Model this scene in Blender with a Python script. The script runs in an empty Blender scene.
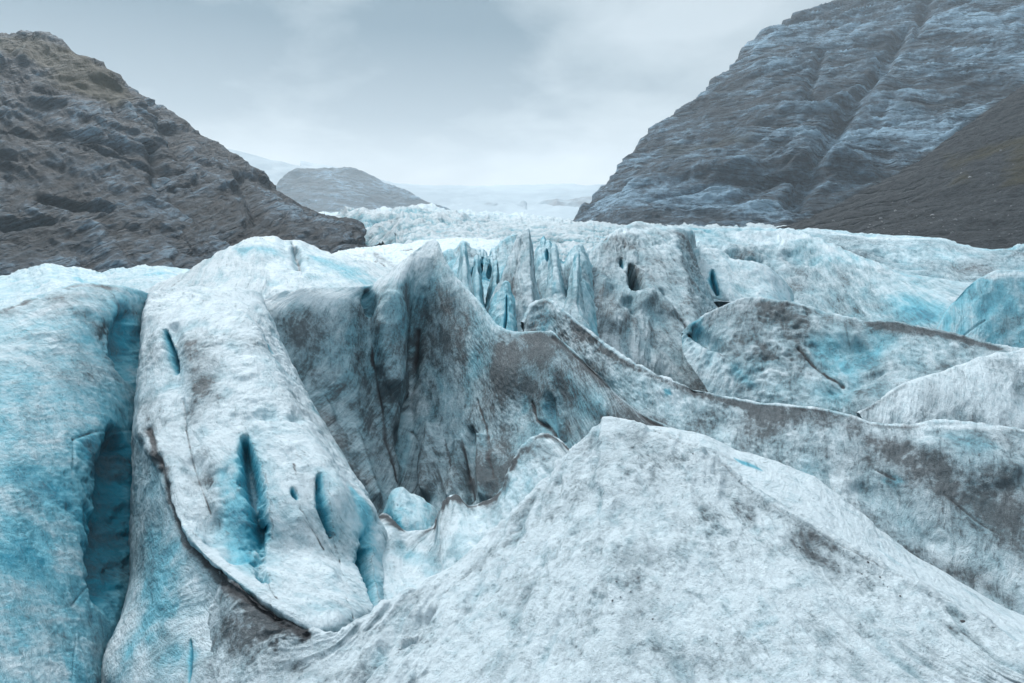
import bpy, math, random
import numpy as np
random.seed(7)
F32 = np.float32
# ------------------------------------------------------------------ camera model
FOC, W, H = 600.0, 1024, 683
PITCH = math.radians(8.67)
CZ = 10.0
cp, sp = math.cos(PITCH), math.sin(PITCH)

def unproj(px, py, d):
    """a point of the valley seen in direction (px, py) and d metres ahead"""
    xc = (px - 512.0) / FOC; yc = (341.5 - py) / FOC
    vy = cp + yc * sp; vz = -sp + yc * cp
    return np.stack([xc / vy * d, d + 0 * xc, CZ + vz / vy * d], -1)

def proj(P):
    x, y, z = P[..., 0], P[..., 1], P[..., 2] - CZ
    w = y * cp - z * sp; u = y * sp + z * cp
    w = np.maximum(w, 1e-3)
    return 512 + FOC * x / w, 341.5 - FOC * u / w, w

# ------------------------------------------------------------------ noise
_r = np.random.RandomState(11)
PERM = _r.permutation(256).astype(np.int32); PERM = np.concatenate([PERM, PERM, PERM])
G = _r.normal(size=(256, 3)).astype(F32); G /= np.linalg.norm(G, axis=1)[:, None]

def perlin(x, y, z):
    x = np.asarray(x, F32); y = np.asarray(y, F32); z = np.asarray(z, F32)
    x, y, z = np.broadcast_arrays(x, y, z)
    xi = np.floor(x).astype(np.int32); yi = np.floor(y).astype(np.int32); zi = np.floor(z).astype(np.int32)
    xf = x - xi; yf = y - yi; zf = z - zi
    u = xf * xf * xf * (xf * (xf * 6 - 15) + 10); v = yf * yf * yf * (yf * (yf * 6 - 15) + 10); w = zf * zf * zf * (zf * (zf * 6 - 15) + 10)
    xi &= 255; yi &= 255; zi &= 255
    r = {}
    for a in (0, 1):
        pa = PERM[(xi + a) & 255]
        for b in (0, 1):
            pb = PERM[pa + ((yi + b) & 255)]
            for c in (0, 1):
                g = G[PERM[pb + ((zi + c) & 255)]]
                r[a, b, c] = g[..., 0] * (xf - a) + g[..., 1] * (yf - b) + g[..., 2] * (zf - c)
    l = lambda p, q, t: p + (q - p) * t
    return l(l(l(r[0,0,0], r[1,0,0], u), l(r[0,1,0], r[1,1,0], u), v),
             l(l(r[0,0,1], r[1,0,1], u), l(r[0,1,1], r[1,1,1], u), v), w) * 1.5

def fbm(x, y, z, octs=4, gain=0.5):
    s = 0; a = 1.0; t = 0
    for i in range(octs):
        s = s + a * perlin(x * 2**i + 17.3 * i, y * 2**i + 5.1 * i, z * 2**i + 9.7 * i); t += a; a *= gain
    return s / t

def sstep(a, b, x):
    t = np.clip((x - a) / (b - a), 0, 1); return t * t * (3 - 2 * t)

# ------------------------------------------------------------------ interpolation
def pchip_slopes(h, dl):
    n = dl.shape[0] + 1
    m = np.zeros((n,) + dl.shape[1:])
    hh = h.reshape((-1,) + (1,) * (dl.ndim - 1))
    w1 = 2 * hh[1:] + hh[:-1]; w2 = hh[1:] + 2 * hh[:-1]
    a, b = dl[:-1], dl[1:]
    ok = a * b > 0
    with np.errstate(divide='ignore', invalid='ignore'):
        m[1:-1] = np.where(ok, (w1 + w2) / (w1 / np.where(ok, a, 1) + w2 / np.where(ok, b, 1)), 0)
    m[0], m[-1] = dl[0], dl[-1]
    return m

def catmull_slopes(h, dl):
    n = dl.shape[0] + 1
    m = np.zeros((n,) + dl.shape[1:])
    hh = h.reshape((-1,) + (1,) * (dl.ndim - 1))
    m[1:-1] = (dl[:-1] * hh[1:] + dl[1:] * hh[:-1]) / (hh[1:] + hh[:-1])
    m[0], m[-1] = dl[0], dl[-1]
    return m

def interp(t, Y, tt, smooth=False):
    """C1 interpolation along axis 0"""
    t = np.asarray(t, float)
    h = np.diff(t); dl = np.diff(Y, axis=0) / h.reshape((-1,) + (1,) * (Y.ndim - 1))
    if len(t) == 2: m = np.stack([dl[0], dl[0]])
    else: m = catmull_slopes(h, dl) if smooth else pchip_slopes(h, dl)
    k = np.clip(np.searchsorted(t, tt, side='right') - 1, 0, len(t) - 2)
    sh = (-1,) + (1,) * (Y.ndim - 1)
    hk = h[k].reshape(sh); s = ((tt - t[k]) / h[k]).reshape(sh)
    return ((2*s**3 - 3*s**2 + 1) * Y[k] + (s**3 - 2*s**2 + s) * hk * m[k]
            + (-2*s**3 + 3*s**2) * Y[k+1] + (s**3 - s**2) * hk * m[k+1])

def rows_of(txt):
    R = []
    for line in txt.strip().splitlines():
        line = line.split('#')[0].strip()
        if line: R.append([tuple(float(v) for v in q.split(',')) for q in line.split()])
    n = {len(r) for r in R}
    assert len(n) == 1, (txt[:60], [len(r) for r in R])
    return np.array(R)

# ------------------------------------------------------------------ objects
COL = bpy.context.scene.collection
def tag(o, label=None, cat=None, group=None, kind=None):
    if label: o['label'] = label
    if cat: o['category'] = cat
    if group: o['group'] = group
    if kind: o['kind'] = kind
    return o

def grid_mesh(name, P, mat, attrs=None, parent=None, origin=None):
    nv, nu = P.shape[:2]
    if origin is None:
        origin = np.array([P[..., 0].mean(), P[..., 1].mean(), P[..., 2].min()])
    V = (P.reshape(-1, 3) - origin).astype(F32)
    idx = np.arange(nv * nu, dtype=np.int32).reshape(nv, nu)
    Q = np.stack([idx[:-1, :-1], idx[1:, :-1], idx[1:, 1:], idx[:-1, 1:]], -1).reshape(-1, 4)
    me = bpy.data.meshes.new(name)
    me.vertices.add(len(V)); me.vertices.foreach_set('co', V.ravel())
    me.loops.add(Q.size); me.loops.foreach_set('vertex_index', Q.ravel())
    me.polygons.add(len(Q))
    me.polygons.foreach_set('loop_start', np.arange(0, Q.size, 4, dtype=np.int32))
    me.polygons.foreach_set('use_smooth', np.ones(len(Q), bool))
    me.update(calc_edges=True)
    for k, a in (attrs or {}).items():
        at = me.attributes.new(k, 'FLOAT', 'POINT'); at.data.foreach_set('value', np.clip(a, 0, 9000).astype(F32).ravel())
    me.materials.append(mat)
    o = bpy.data.objects.new(name, me); o.location = origin; COL.objects.link(o)
    if parent: o.parent = parent
    return o

def normals(P):
    du = np.gradient(P, axis=1); dv = np.gradient(P, axis=0)
    n = np.cross(du, dv); n /= np.linalg.norm(n, axis=-1, keepdims=True) + 1e-9
    return n

def seg_dist(P, pts):
    """distance of every point of P to a polyline in space, and where along it (0..1)"""
    best = np.full(P.shape[:-1], 1e9); along = np.zeros(P.shape[:-1])
    if len(pts) == 1: return np.linalg.norm(P - pts[0], axis=-1), along
    n = len(pts) - 1
    for i in range(n):
        a, b = pts[i], pts[i + 1]; ab = b - a
        t = np.clip(((P - a) @ ab) / (ab @ ab + 1e-9), 0, 1)
        d = np.linalg.norm(P - (a + t[..., None] * ab), axis=-1)
        m = d < best; best = np.where(m, d, best); along = np.where(m, (i + t) / n, along)
    return best, along

def build_grid(txt, dens=1.0, back=(2.0, 3.0), backn=36, sharp=0, dmul=None, smooth=True, steep=1.0, dscale=1.0, right=None, maxu=1500, maxv=600):
    R = rows_of(txt)
    if right is not None:                                            # a second set of guide lines carries the sheet on
        R2 = rows_of(right); r2 = np.log(R2[:, :, 2]); R2[:, :, 2] = np.exp(r2[0:1] + (r2 - r2[0:1]) * 0.8)
        R2 = interp(np.linspace(0, 1, len(R2)), R2, np.linspace(0, 1, len(R)))
        R = np.concatenate([R, R2], 1)
    if R[:, -1, 0].min() >= 1040:
        for dx in (160, 420):
            c = R[:, -1:].copy(); c[..., 0] += dx; c[..., 1] += 10; R = np.concatenate([R, c], 1)
    if R[:, 0, 0].max() <= -60:
        for dx in (160, 420):
            c = R[:, :1].copy(); c[..., 0] -= dx; c[..., 1] += 6; R = np.concatenate([c, R], 1)
    if dmul is not None: R[:, :, 2] *= np.array(dmul)[:, None]
    R[:, :, 2] = np.log(R[:, :, 2] * dscale)
    if steep != 1.0: R[:, :, 2] = R[0:1, :, 2] + (R[:, :, 2] - R[0:1, :, 2]) * steep
    def lens(A, ax):
        e = np.linalg.norm(np.diff(A[..., :2], axis=ax), axis=-1)
        m = e.mean(axis=1 - ax); return np.concatenate([[0], np.cumsum(np.maximum(m, 2.0))])
    tu, tv = lens(R, 1), lens(R, 0)
    nu = int(min(maxu, max(40, tu[-1] * dens))); nv = int(min(maxv, max(30, tv[-1] * dens)))
    uu = np.linspace(0, tu[-1], nu); vv = np.linspace(0, tv[-1], nv)
    A = interp(tv, R, vv, False)
    A = interp(tu, np.swapaxes(A, 0, 1), uu, False); A = np.swapaxes(A, 0, 1)
    P = unproj(A[..., 0], A[..., 1], np.exp(A[..., 2]))
    nb = 0
    if back:
        dist, drop = back
        c = P[0]; hd = c.copy(); hd[:, 2] = 0; hd /= np.linalg.norm(hd, axis=1, keepdims=True)
        t = np.linspace(1, 0, backn, endpoint=False)[:, None, None]
        B = c[None] + hd[None] * dist * t; B[..., 2] -= drop * (0.35 * t[..., 0] + 0.65 * t[..., 0] ** 2)
        P = np.concatenate([B, P], 0); nb = backn
    return P, nb, A

ICE_LIST = []
def ice(name, txt, label, cat, mat, dirt=0.4, blue=0.2, crest=0.0, crest_w=8, strokes=(), amps=(2.2, 1.7, 1.1, 0.55),
        lam=(70, 28, 12, 6), aniso=2.2, back=(2.0, 3.0), dens=1.0, seed=0, dmul=None, group=None, edge=0.5, kind=None, cup=0.5, white=0.0, band=0.0, shear=0.0, gain=1.05, steep_p=1.0, ends=0.0, streak=0.6, bvar=0.3, cavw=0.32, right=None, flowk=1.0, jagged=0.0, ucx=None):
    P, nb, A = build_grid(txt, dens=dens, back=back, dmul=dmul, steep=steep_p, right=right)
    nv, nu = P.shape[:2]
    if ends:                                                        # the flanks sink into the ice beside it
        e = np.linspace(0, 1, nu); e = np.minimum(e, 1 - e); e = np.clip(1 - e / 0.32, 0, 1) ** 2
        hd = P.copy(); hd[..., 2] = 0; hd /= np.linalg.norm(hd, axis=-1, keepdims=True)
        P = P + hd * (e * ends * 0.8)[None, :, None]; P[..., 2] -= (e * ends)[None, :]
    if jagged:                                                      # broken, toothed top
        tt = np.linspace(0, 1, nv - nb)[:, None]; dep = np.concatenate([np.ones((nb, 1)), np.exp(-(tt / 0.35) ** 2)], 0)
        cx0 = A[0, :, 0]; cx0 = cx0 + 7 * perlin(cx0 / 23.0, 0 * cx0 + seed, 0 * cx0 + 8.3); jg = 1.3 * perlin(cx0 / 13.0, 0 * cx0 + seed, 0 * cx0 + 0.3) + 0.5 * np.abs(perlin(cx0 / 5.0, 0 * cx0 + seed, 0 * cx0 + 3.3))
        P[..., 2] += dep * jg[None, :] * jagged * P[nb, :, 1][None, :] / FOC
    vis = (A[..., 0] > -80) & (A[..., 0] < 1080)                     # scale and centre follow the part in view
    ucol = int(np.median(np.nonzero(vis.any(0))[0])) if ucx is None else int(np.argmin(np.abs(A[0, :, 0] - ucx)))
    d0 = float(np.median(P[nb:, :, 1][vis])); m = d0 / FOC            # metres per pixel at the middle of the piece
    dl = np.clip(P[..., 1] / d0, 0.55, 1.6)                      # features read larger far away in photographs of ice: keep mild
    sc = m
    N = normals(P)
    C = np.array([0, 0, CZ + 3.0])
    f = N[nb:]; s = np.sign((f * (C - P[nb:])).sum(-1).mean()); N = N * (s if s != 0 else 1)
    # arc coordinates in metres
    du = np.linalg.norm(np.diff(P, axis=1), axis=-1); U = np.concatenate([np.zeros((nv, 1)), np.cumsum(du, 1)], 1); U -= U[:, ucol][:, None]
    dv = np.linalg.norm(np.diff(P, axis=0), axis=-1); V = np.concatenate([np.zeros((1, nu)), np.cumsum(dv, 0)], 0); V -= V[nb][None, :]
    U = U + 200 * sc; V = V + 60 * sc; U = U + shear * V
    amps = [a * gain for a in amps]
    X, Y, Z = P[..., 0], P[..., 1], P[..., 2]
    o = seed * 13.7
    # strokes: carve / paint, placed on the surface in space
    disp = np.zeros((nv, nu)); Bl = np.zeros((nv, nu)); Di = np.zeros((nv, nu)); Wh = np.zeros((nv, nu)); Li = np.zeros((nv, nu))
    pxs, pys, _ = proj(P[nb:])
    wob = fbm(X / (22 * sc) + o, Y / (22 * sc), Z / (22 * sc) + 3, 3)
    wob2 = fbm(X / (7 * sc) + o, Y / (7 * sc), Z / (7 * sc) + 9, 3, .6)
    for st in strokes:
        kind_, pts, rad, amt = st[:4]
        pts3 = []; dd = []
        for (qx, qy) in pts:
            k = np.argmin((pxs - qx) ** 2 + (pys - qy) ** 2); q = P[nb:].reshape(-1, 3)[k]; pts3.append(q); dd.append(q[1])
        mm = np.mean(dd) / FOC
        dist, al = seg_dist(P, pts3)
        taper = 1.0
        if len(pts) > 1: taper = 0.35 + 0.65 * np.sin(np.pi * np.clip(al, 0.02, 0.98)) ** 0.6
        r = dist / (rad * mm * taper) * (1 + 0.55 * wob + (0.35 * wob2 if kind_ in ('slot', 'alcove', 'dirt') else 0))
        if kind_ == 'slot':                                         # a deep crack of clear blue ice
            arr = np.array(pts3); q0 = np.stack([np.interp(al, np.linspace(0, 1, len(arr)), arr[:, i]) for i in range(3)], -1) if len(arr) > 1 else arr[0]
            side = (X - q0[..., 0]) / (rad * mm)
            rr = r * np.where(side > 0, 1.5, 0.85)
            k = 1 - sstep(0.0, 1.0, rr); disp -= k * 0.6 * amt * mm; Bl += k * 0.7 + k ** 3 * 0.9  # bluer inward; the floor's shade is put into the colour as well
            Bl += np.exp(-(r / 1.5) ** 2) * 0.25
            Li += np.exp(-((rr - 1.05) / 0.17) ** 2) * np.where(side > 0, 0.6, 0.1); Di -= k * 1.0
        elif kind_ == 'dent':                                       # a smooth hollow
            k = np.exp(-r * r); disp -= k * amt * mm; Bl += k * 0.06
        elif kind_ == 'alcove':
            k = 1 - sstep(0.2, 1.0, r); disp -= k * amt * mm; Bl += k * 0.4; Li += np.exp(-((r - 1.0) / 0.12) ** 2) * 0.6; Di -= k * 0.3
        elif kind_ == 'bump':
            k = np.exp(-r * r); disp += k * amt * mm
        elif kind_ == 'crack':                                      # thin dirty crack
            r2 = dist / (0.62 * rad * mm) * (1 + 0.9 * wob); k = np.exp(-r2 * r2); disp -= k * rad * 0.8 * mm; Di += k * amt * 0.3; Li += k * amt * (0.7 + 0.6 * np.clip(0.5 + 1.4 * perlin(al * 9 + o, 0 * al + rad, 0 * al + 1.7), 0, 1))
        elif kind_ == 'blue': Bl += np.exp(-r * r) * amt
        elif kind_ == 'dirt': Di += np.exp(-r * r) * amt * 0.75
        elif kind_ == 'white': Wh += np.exp(-r * r) * amt
    # layered displacement: broad lumps, melt scallops running down the slope, small cups
    h = np.zeros((nv, nu))
    wx = fbm(X / (40 * sc) + o, Y / (40 * sc), Z / (40 * sc), 2) * 10 * sc
    L0, L1, L2, L3 = [l * sc for l in lam]
    h += amps[0] * fbm(X / L0 + o, Y / L0, Z / L0, 2)
    n1 = perlin((U + wx) / L1 + o, (V + wx) / (L1 * aniso), 0.5 * seed + X * 0)
    h1 = amps[1] * (0.5 - np.abs(n1) * 1.5 * cup + n1 * (1 - cup) * 0.7)
    n2 = perlin((U + wx * .6) / L2 + o + 31, (V + wx * .6) / (L2 * aniso * .8), 7.7 + seed + X * 0)
    n2b = perlin(X / L2 + o, Y / L2, Z / L2)
    h2 = amps[2] * (0.4 - np.abs(n2) * 1.2 * cup + n2b * 0.6)
    n3 = perlin((U + wx * .3) / L3 + o + 11, V / (L3 * aniso * .6), 3.1 + seed + X * 0)
    n3b = perlin(X / L3 + o + 5, Y / L3, Z / L3)
    h3 = amps[3] * (n3 * 0.8 + n3b * 0.6)
    act = np.clip(0.75 + 1.3 * fbm(X / (110 * sc) + o + 3, Y / (110 * sc), Z / (110 * sc) + 8, 3), 0.15, 1.6)   # some faces smooth, some deeply pitted
    h2 = h2 * act; h3 = h3 * act
    disp += (h * 1.5 + h1 + h2 + h3) * sc * dl
    P2 = P + N * disp[..., None]
    # dirt, and relief shade put into colour, in hollows; dirt on crest, broad patches
    big = fbm(X / (90 * sc) + o + 40, Y / (90 * sc), Z / (90 * sc), 3)
    med = fbm((U + wx) / (34 * sc) + o + 9, (V + wx) / (34 * sc * aniso), 2.2 + X * 0, 4, 0.6)
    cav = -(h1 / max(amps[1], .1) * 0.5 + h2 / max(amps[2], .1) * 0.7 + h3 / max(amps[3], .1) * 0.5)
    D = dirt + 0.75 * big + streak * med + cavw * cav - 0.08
    pv = np.zeros((nv, nu)); pv[nb:] = np.linspace(0, 1, nv - nb)[:, None] * (nv - nb) / dens
    jag = 1 + 1.2 * perlin(U / (16 * sc) + o, V / (60 * sc), 0.2 + X * 0) + 0.8 * perlin(U / (5 * sc) + o, V / (40 * sc), 4.2 + X * 0)
    cm = np.exp(-np.abs(pv - 2) / (crest_w * np.clip(jag, 0.15, 3))); cm[:nb] = 0.6
    c2 = np.exp(-np.abs(pv - 2.5) / (3.0 * np.clip(jag, 0.2, 2.5))); c2[:nb] = 0.3
    D = D + crest * (0.5 * cm * (1 + 0.6 * med))
    Li = Li + crest * (1.5 * c2 * np.clip(0.7 + 1.2 * perlin(U / (45 * sc) + o, 0 * U, 5.5 + 0 * U), 0, 1.4))
    rim = np.exp(-(pv / 2.2) ** 2); rim[:nb] = 0
    N2 = normals(P2) * (s if s != 0 else 1)
    nz = 0.6 * N[..., 2] + 0.4 * N2[..., 2]                          # white crust on flats, dust on steep faces, plus painted shade there
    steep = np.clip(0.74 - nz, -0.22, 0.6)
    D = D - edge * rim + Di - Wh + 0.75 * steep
    bb = fbm(X / (60 * sc) + o + 80, Y / (60 * sc), Z / (60 * sc), 4)
    st_ = fbm((U + 2 * wx) / (60 * sc) + o, (V + wx) / (7 * sc), 1.5 + X * 0, 3, .6)
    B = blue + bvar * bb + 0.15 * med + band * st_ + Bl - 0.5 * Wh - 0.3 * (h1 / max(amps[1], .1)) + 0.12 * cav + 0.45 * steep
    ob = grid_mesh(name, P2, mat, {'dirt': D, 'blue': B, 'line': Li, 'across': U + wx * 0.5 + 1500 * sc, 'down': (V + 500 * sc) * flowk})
    tag(ob, label, cat, group, kind)
    ICE_LIST.append(ob)
    return ob

# ------------------------------------------------------------------ materials
def nt(name):
    m = bpy.data.materials.new(name); m.use_nodes = True; t = m.node_tree
    for n in list(t.nodes): t.nodes.remove(n)
    return m, t
class T:
    def __init__(s, t): s.t = t
    def n(s, typ, **kw):
        n = s.t.nodes.new(typ)
        for k, v in kw.items():
            if k.startswith('i_'):
                key = k[2:]; key = int(key) if key.isdigit() else key
                n.inputs[key].default_value = v
            else: setattr(n, k, v)
        return n
    def l(s, a, b): s.t.links.new(a, b)
    def math(s, op, a, b=None, c=None, clamp=False):
        n = s.t.nodes.new('ShaderNodeMath'); n.operation = op; n.use_clamp = clamp
        for i, v in enumerate((a, b, c)):
            if v is None: continue
            if isinstance(v, (int, float)): n.inputs[i].default_value = v
            else: s.l(v, n.inputs[i])
        return n.outputs[0]
    def mix(s, f, a, b):
        n = s.t.nodes.new('ShaderNodeMix'); n.data_type = 'RGBA'
        for i, v in ((0, f), (6, a), (7, b)):
            if isinstance(v, (int, float)): n.inputs[i].default_value = v
            elif isinstance(v, tuple): n.inputs[i].default_value = v + ((1,) if len(v) == 3 else ())
            else: s.l(v, n.inputs[i])
        return n.outputs[2]
    def ramp(s, f, stops, interp='LINEAR'):
        n = s.t.nodes.new('ShaderNodeValToRGB'); n.color_ramp.interpolation = interp
        e = n.color_ramp.elements
        while len(e) < len(stops): e.new(0.5)
        for q, (p, c) in zip(e, stops):
            q.position = p; q.color = tuple(c) + (1,) if not isinstance(c, (int, float)) else (c, c, c, 1)
        s.l(f, n.inputs[0]); return n.outputs[0]
    def noise(s, vec, scale, detail=5, rough=0.55, dist=0.0):
        n = s.n('ShaderNodeTexNoise', i_Scale=scale, i_Detail=detail, i_Roughness=rough, i_Distortion=dist)
        s.l(vec, n.inputs['Vector']); return n.outputs[0]
    def attr(s, name): return s.n('ShaderNodeAttribute', attribute_name=name).outputs['Fac']

def ice_material(name, px, flow=True):
    """px: metres one small grain of dirt spans"""
    m, t = nt(name); q = T(t)
    out = q.n('ShaderNodeOutputMaterial'); bs = q.n('ShaderNodeBsdfPrincipled')
    q.l(bs.outputs[0], out.inputs[0])
    v = q.n('ShaderNodeTexCoord').outputs['Object']
    D, B = q.attr('dirt'), q.attr('blue')
    nf = q.noise(v, 0.22 / px, 6, 0.68)
    nm = q.noise(v, 0.05 / px, 5, 0.6, 0.6)
    ng = q.noise(v, 0.6 / px, 3, 0.7)
    fl = q.n('ShaderNodeCombineXYZ')
    if flow:
        q.l(q.attr('across'), fl.inputs[0]); q.l(q.math('MULTIPLY', q.attr('down'), 0.34), fl.inputs[1]); F = fl.outputs[0]
    else: F = v
    s1 = q.noise(F, 0.085 / px, 7, 0.72, 0.6)                      # streaks running down the slope
    s2 = q.noise(F, 0.26 / px, 5, 0.78, 0.3)
    LN = q.attr('line')
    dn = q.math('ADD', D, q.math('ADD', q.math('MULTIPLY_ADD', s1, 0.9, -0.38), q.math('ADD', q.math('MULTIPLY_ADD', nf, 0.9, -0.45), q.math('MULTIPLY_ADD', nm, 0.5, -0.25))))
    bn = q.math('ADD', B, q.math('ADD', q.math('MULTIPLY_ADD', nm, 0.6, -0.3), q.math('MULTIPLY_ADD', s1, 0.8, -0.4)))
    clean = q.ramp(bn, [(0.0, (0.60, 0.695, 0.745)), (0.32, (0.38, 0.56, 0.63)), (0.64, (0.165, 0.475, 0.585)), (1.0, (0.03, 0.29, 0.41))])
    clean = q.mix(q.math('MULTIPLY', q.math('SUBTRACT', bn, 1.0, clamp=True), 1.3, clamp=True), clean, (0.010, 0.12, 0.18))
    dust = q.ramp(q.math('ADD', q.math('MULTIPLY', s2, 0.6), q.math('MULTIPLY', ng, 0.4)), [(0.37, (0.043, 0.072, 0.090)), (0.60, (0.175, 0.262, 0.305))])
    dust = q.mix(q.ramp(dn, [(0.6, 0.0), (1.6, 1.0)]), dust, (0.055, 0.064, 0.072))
    grey = q.mix(q.ramp(dn, [(0.0, 0.0), (1.15, 0.9)]), clean, dust)  # dust; on steep faces it also puts shade into the colour
    fk = q.math('ADD', q.math('ADD', q.math('MULTIPLY', s2, 0.65), q.math('MULTIPLY', s1, 0.35)), q.math('MULTIPLY', dn, 0.10, clamp=True))
    grey = q.mix(q.ramp(fk, [(0.57, 0.0), (0.69, 0.7)]), grey, (0.042, 0.056, 0.066))
    ln = q.math('ADD', LN, q.math('ADD', q.math('MULTIPLY_ADD', s2, 0.9, -0.45), q.math('MULTIPLY_ADD', ng, 0.5, -0.25)))
    col = q.mix(q.ramp(ln, [(0.34, 0.0), (0.95, 0.92)]), grey, q.mix(nf, (0.012, 0.014, 0.018), (0.044, 0.049, 0.056)))
    sp_ = q.ramp(ng, [(0.57, 0.0), (0.66, 1.0)])
    col = q.mix(q.math('MULTIPLY', sp_, q.ramp(dn, [(0.0, 0.14), (0.6, 0.6)])), col, (0.06, 0.067, 0.075))
    q.l(col, bs.inputs['Base Color'])
    bs.inputs['Roughness'].default_value = 0.5
    bs.inputs['Specular IOR Level'].default_value = 0.35
    bp = q.n('ShaderNodeBump', i_Strength=1.0, i_Distance=px * 3.4)
    q.l(q.math('ADD', q.math('ADD', q.math('MULTIPLY', nf, 0.6), q.math('MULTIPLY', s1, 1.2)), q.math('ADD', q.math('MULTIPLY', s2, 0.6), q.math('MULTIPLY', ng, 0.3))), bp.inputs['Height']); q.l(bp.outputs[0], bs.inputs['Normal'])
    return m
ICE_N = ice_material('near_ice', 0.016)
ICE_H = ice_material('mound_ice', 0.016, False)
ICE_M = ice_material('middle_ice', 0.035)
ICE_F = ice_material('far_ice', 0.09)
ICE_D = ice_material('distant_ice', 1.0, False)
ICE_G = ice_material('ground_ice', 0.05, False)

def rock_material(name, s, rot, light=1.0, stretch=(0.3, 0.45, 1.0), moss_c=(0.066, 0.056, 0.018), tint=(0.68, 1.04, 1.28), warm_k=0.4):
    m, t = nt(name); q = T(t)
    out = q.n('ShaderNodeOutputMaterial'); bs = q.n('ShaderNodeBsdfPrincipled'); q.l(bs.outputs[0], out.inputs[0])
    v = q.n('ShaderNodeTexCoord').outputs['Object']
    wv = q.n('ShaderNodeTexNoise', i_Scale=0.02 / s, i_Detail=3); q.l(v, wv.inputs['Vector'])
    ad = q.n('ShaderNodeVectorMath', operation='MULTIPLY_ADD'); q.l(wv.outputs['Color'], ad.inputs[0]); ad.inputs[1].default_value = (14 * s,) * 3; q.l(v, ad.inputs[2])
    mp = q.n('ShaderNodeMapping'); mp.inputs['Rotation'].default_value = rot
    q.l(ad.outputs[0], mp.inputs['Vector'])
    sc2 = q.n('ShaderNodeVectorMath', operation='MULTIPLY'); q.l(mp.outputs[0], sc2.inputs[0]); sc2.inputs[1].default_value = stretch
    sv = sc2.outputs[0]
    strat = q.noise(sv, 0.16 / s, 8, 0.7, 0.1)
    fine = q.noise(sv, 0.6 / s, 7, 0.75, 0.1)
    patch = q.noise(v, 0.018 / s, 6, 0.65, 0.3)
    grain = q.noise(v, 0.5 / s, 6, 0.78)
    def cracks(scale, w):
        vo = q.n('ShaderNodeTexVoronoi', feature='DISTANCE_TO_EDGE', i_Scale=scale); q.l(cv, vo.inputs['Vector'])
        return q.ramp(vo.outputs['Distance'], [(0.0, 1.0), (w, 0.0)])
    cw = q.n('ShaderNodeVectorMath', operation='MULTIPLY_ADD'); gn = q.n('ShaderNodeTexNoise', i_Scale=0.25 / s, i_Detail=4); q.l(v, gn.inputs['Vector'])
    q.l(gn.outputs['Color'], cw.inputs[0]); cw.inputs[1].default_value = (3.0 * s,) * 3; q.l(mp.outputs[0], cw.inputs[2])
    cs = q.n('ShaderNodeVectorMath', operation='MULTIPLY'); q.l(cw.outputs[0], cs.inputs[0]); cs.inputs[1].default_value = (0.35, 0.45, 1.0); cv = cs.outputs[0]
    c3 = q.n('ShaderNodeVectorMath', operation='MULTIPLY'); q.l(cw.outputs[0], c3.inputs[0]); c3.inputs[1].default_value = (0.10, 0.16, 1.0)
    crk = q.math('MULTIPLY', cracks(0.09 / s, 0.09), 0.8)
    cv = c3.outputs[0]
    crk = q.math('MAXIMUM', crk, q.math('MAXIMUM', cracks(0.10 / s, 0.10), q.math('MULTIPLY', cracks(0.3 / s, 0.13), 0.75)))
    crk = q.math('MULTIPLY', crk, q.ramp(patch, [(0.35, 0.2), (0.6, 1.0)]))
    L = q.attr('slab'); M = q.attr('moss'); G_ = q.attr('scree')
    val = q.math('ADD', q.math('MULTIPLY_ADD', strat, 2.2, -1.1), q.math('ADD', q.math('MULTIPLY_ADD', fine, 1.7, -0.85), q.math('MULTIPLY_ADD', patch, 2.2, -1.1)))
    val = q.math('ADD', q.math('SUBTRACT', q.math('ADD', val, 0.42), q.math('MULTIPLY', crk, 0.4)), q.math('ADD', L, q.math('MULTIPLY_ADD', grain, 1.0, -0.5)))
    k = light
    c = lambda r, g, b: (r * k * tint[0], g * k * tint[1], b * k * tint[2])
    col = q.ramp(val, [(0.05, c(0.016, 0.018, 0.021)), (0.38, c(0.052, 0.057, 0.063)), (0.66, c(0.125, 0.135, 0.15)), (1.0, c(min(0.36, 0.5 / k), min(0.38, 0.52 / k), min(0.41, 0.55 / k)))])
    warm = q.ramp(q.noise(sv, 0.05 / s, 4, 0.6), [(0.60, 0.0), (0.74, warm_k)])
    col = q.mix(warm, col, c(0.105, 0.078, 0.060))
    sg = q.noise(v, 0.9 / s, 5, 0.8)
    scc = q.ramp(sg, [(0.3, (0.016, 0.019, 0.022)), (0.5, (0.034, 0.043, 0.052)), (0.66, (0.068, 0.08, 0.09)), (0.75, (0.26, 0.28, 0.30))])
    col = q.mix(q.ramp(q.math('ADD', G_, q.math('MULTIPLY_ADD', grain, 0.5, -0.25)), [(0.4, 0.0), (0.6, 1.0)]), col, scc)
    mo = q.math('ADD', M, q.math('MULTIPLY_ADD', grain, 0.8, q.math('MULTIPLY_ADD', fine, 0.8, -0.85)))
    col = q.mix(q.ramp(mo, [(0.35, 0.0), (0.8, 0.8)]), col, moss_c)
    q.l(col, bs.inputs['Base Color']); bs.inputs['Roughness'].default_value = 0.75; bs.inputs['Specular IOR Level'].default_value = 0.3
    bp = q.n('ShaderNodeBump', i_Strength=1.0, i_Distance=s * 4)
    q.l(q.math('ADD', q.math('MULTIPLY', strat, 1.4), q.math('ADD', q.math('SUBTRACT', fine, q.math('MULTIPLY', crk, 1.1)), q.math('MULTIPLY', grain, 0.8))), bp.inputs['Height'])
    q.l(bp.outputs[0], bs.inputs['Normal'])
    return m

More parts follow.
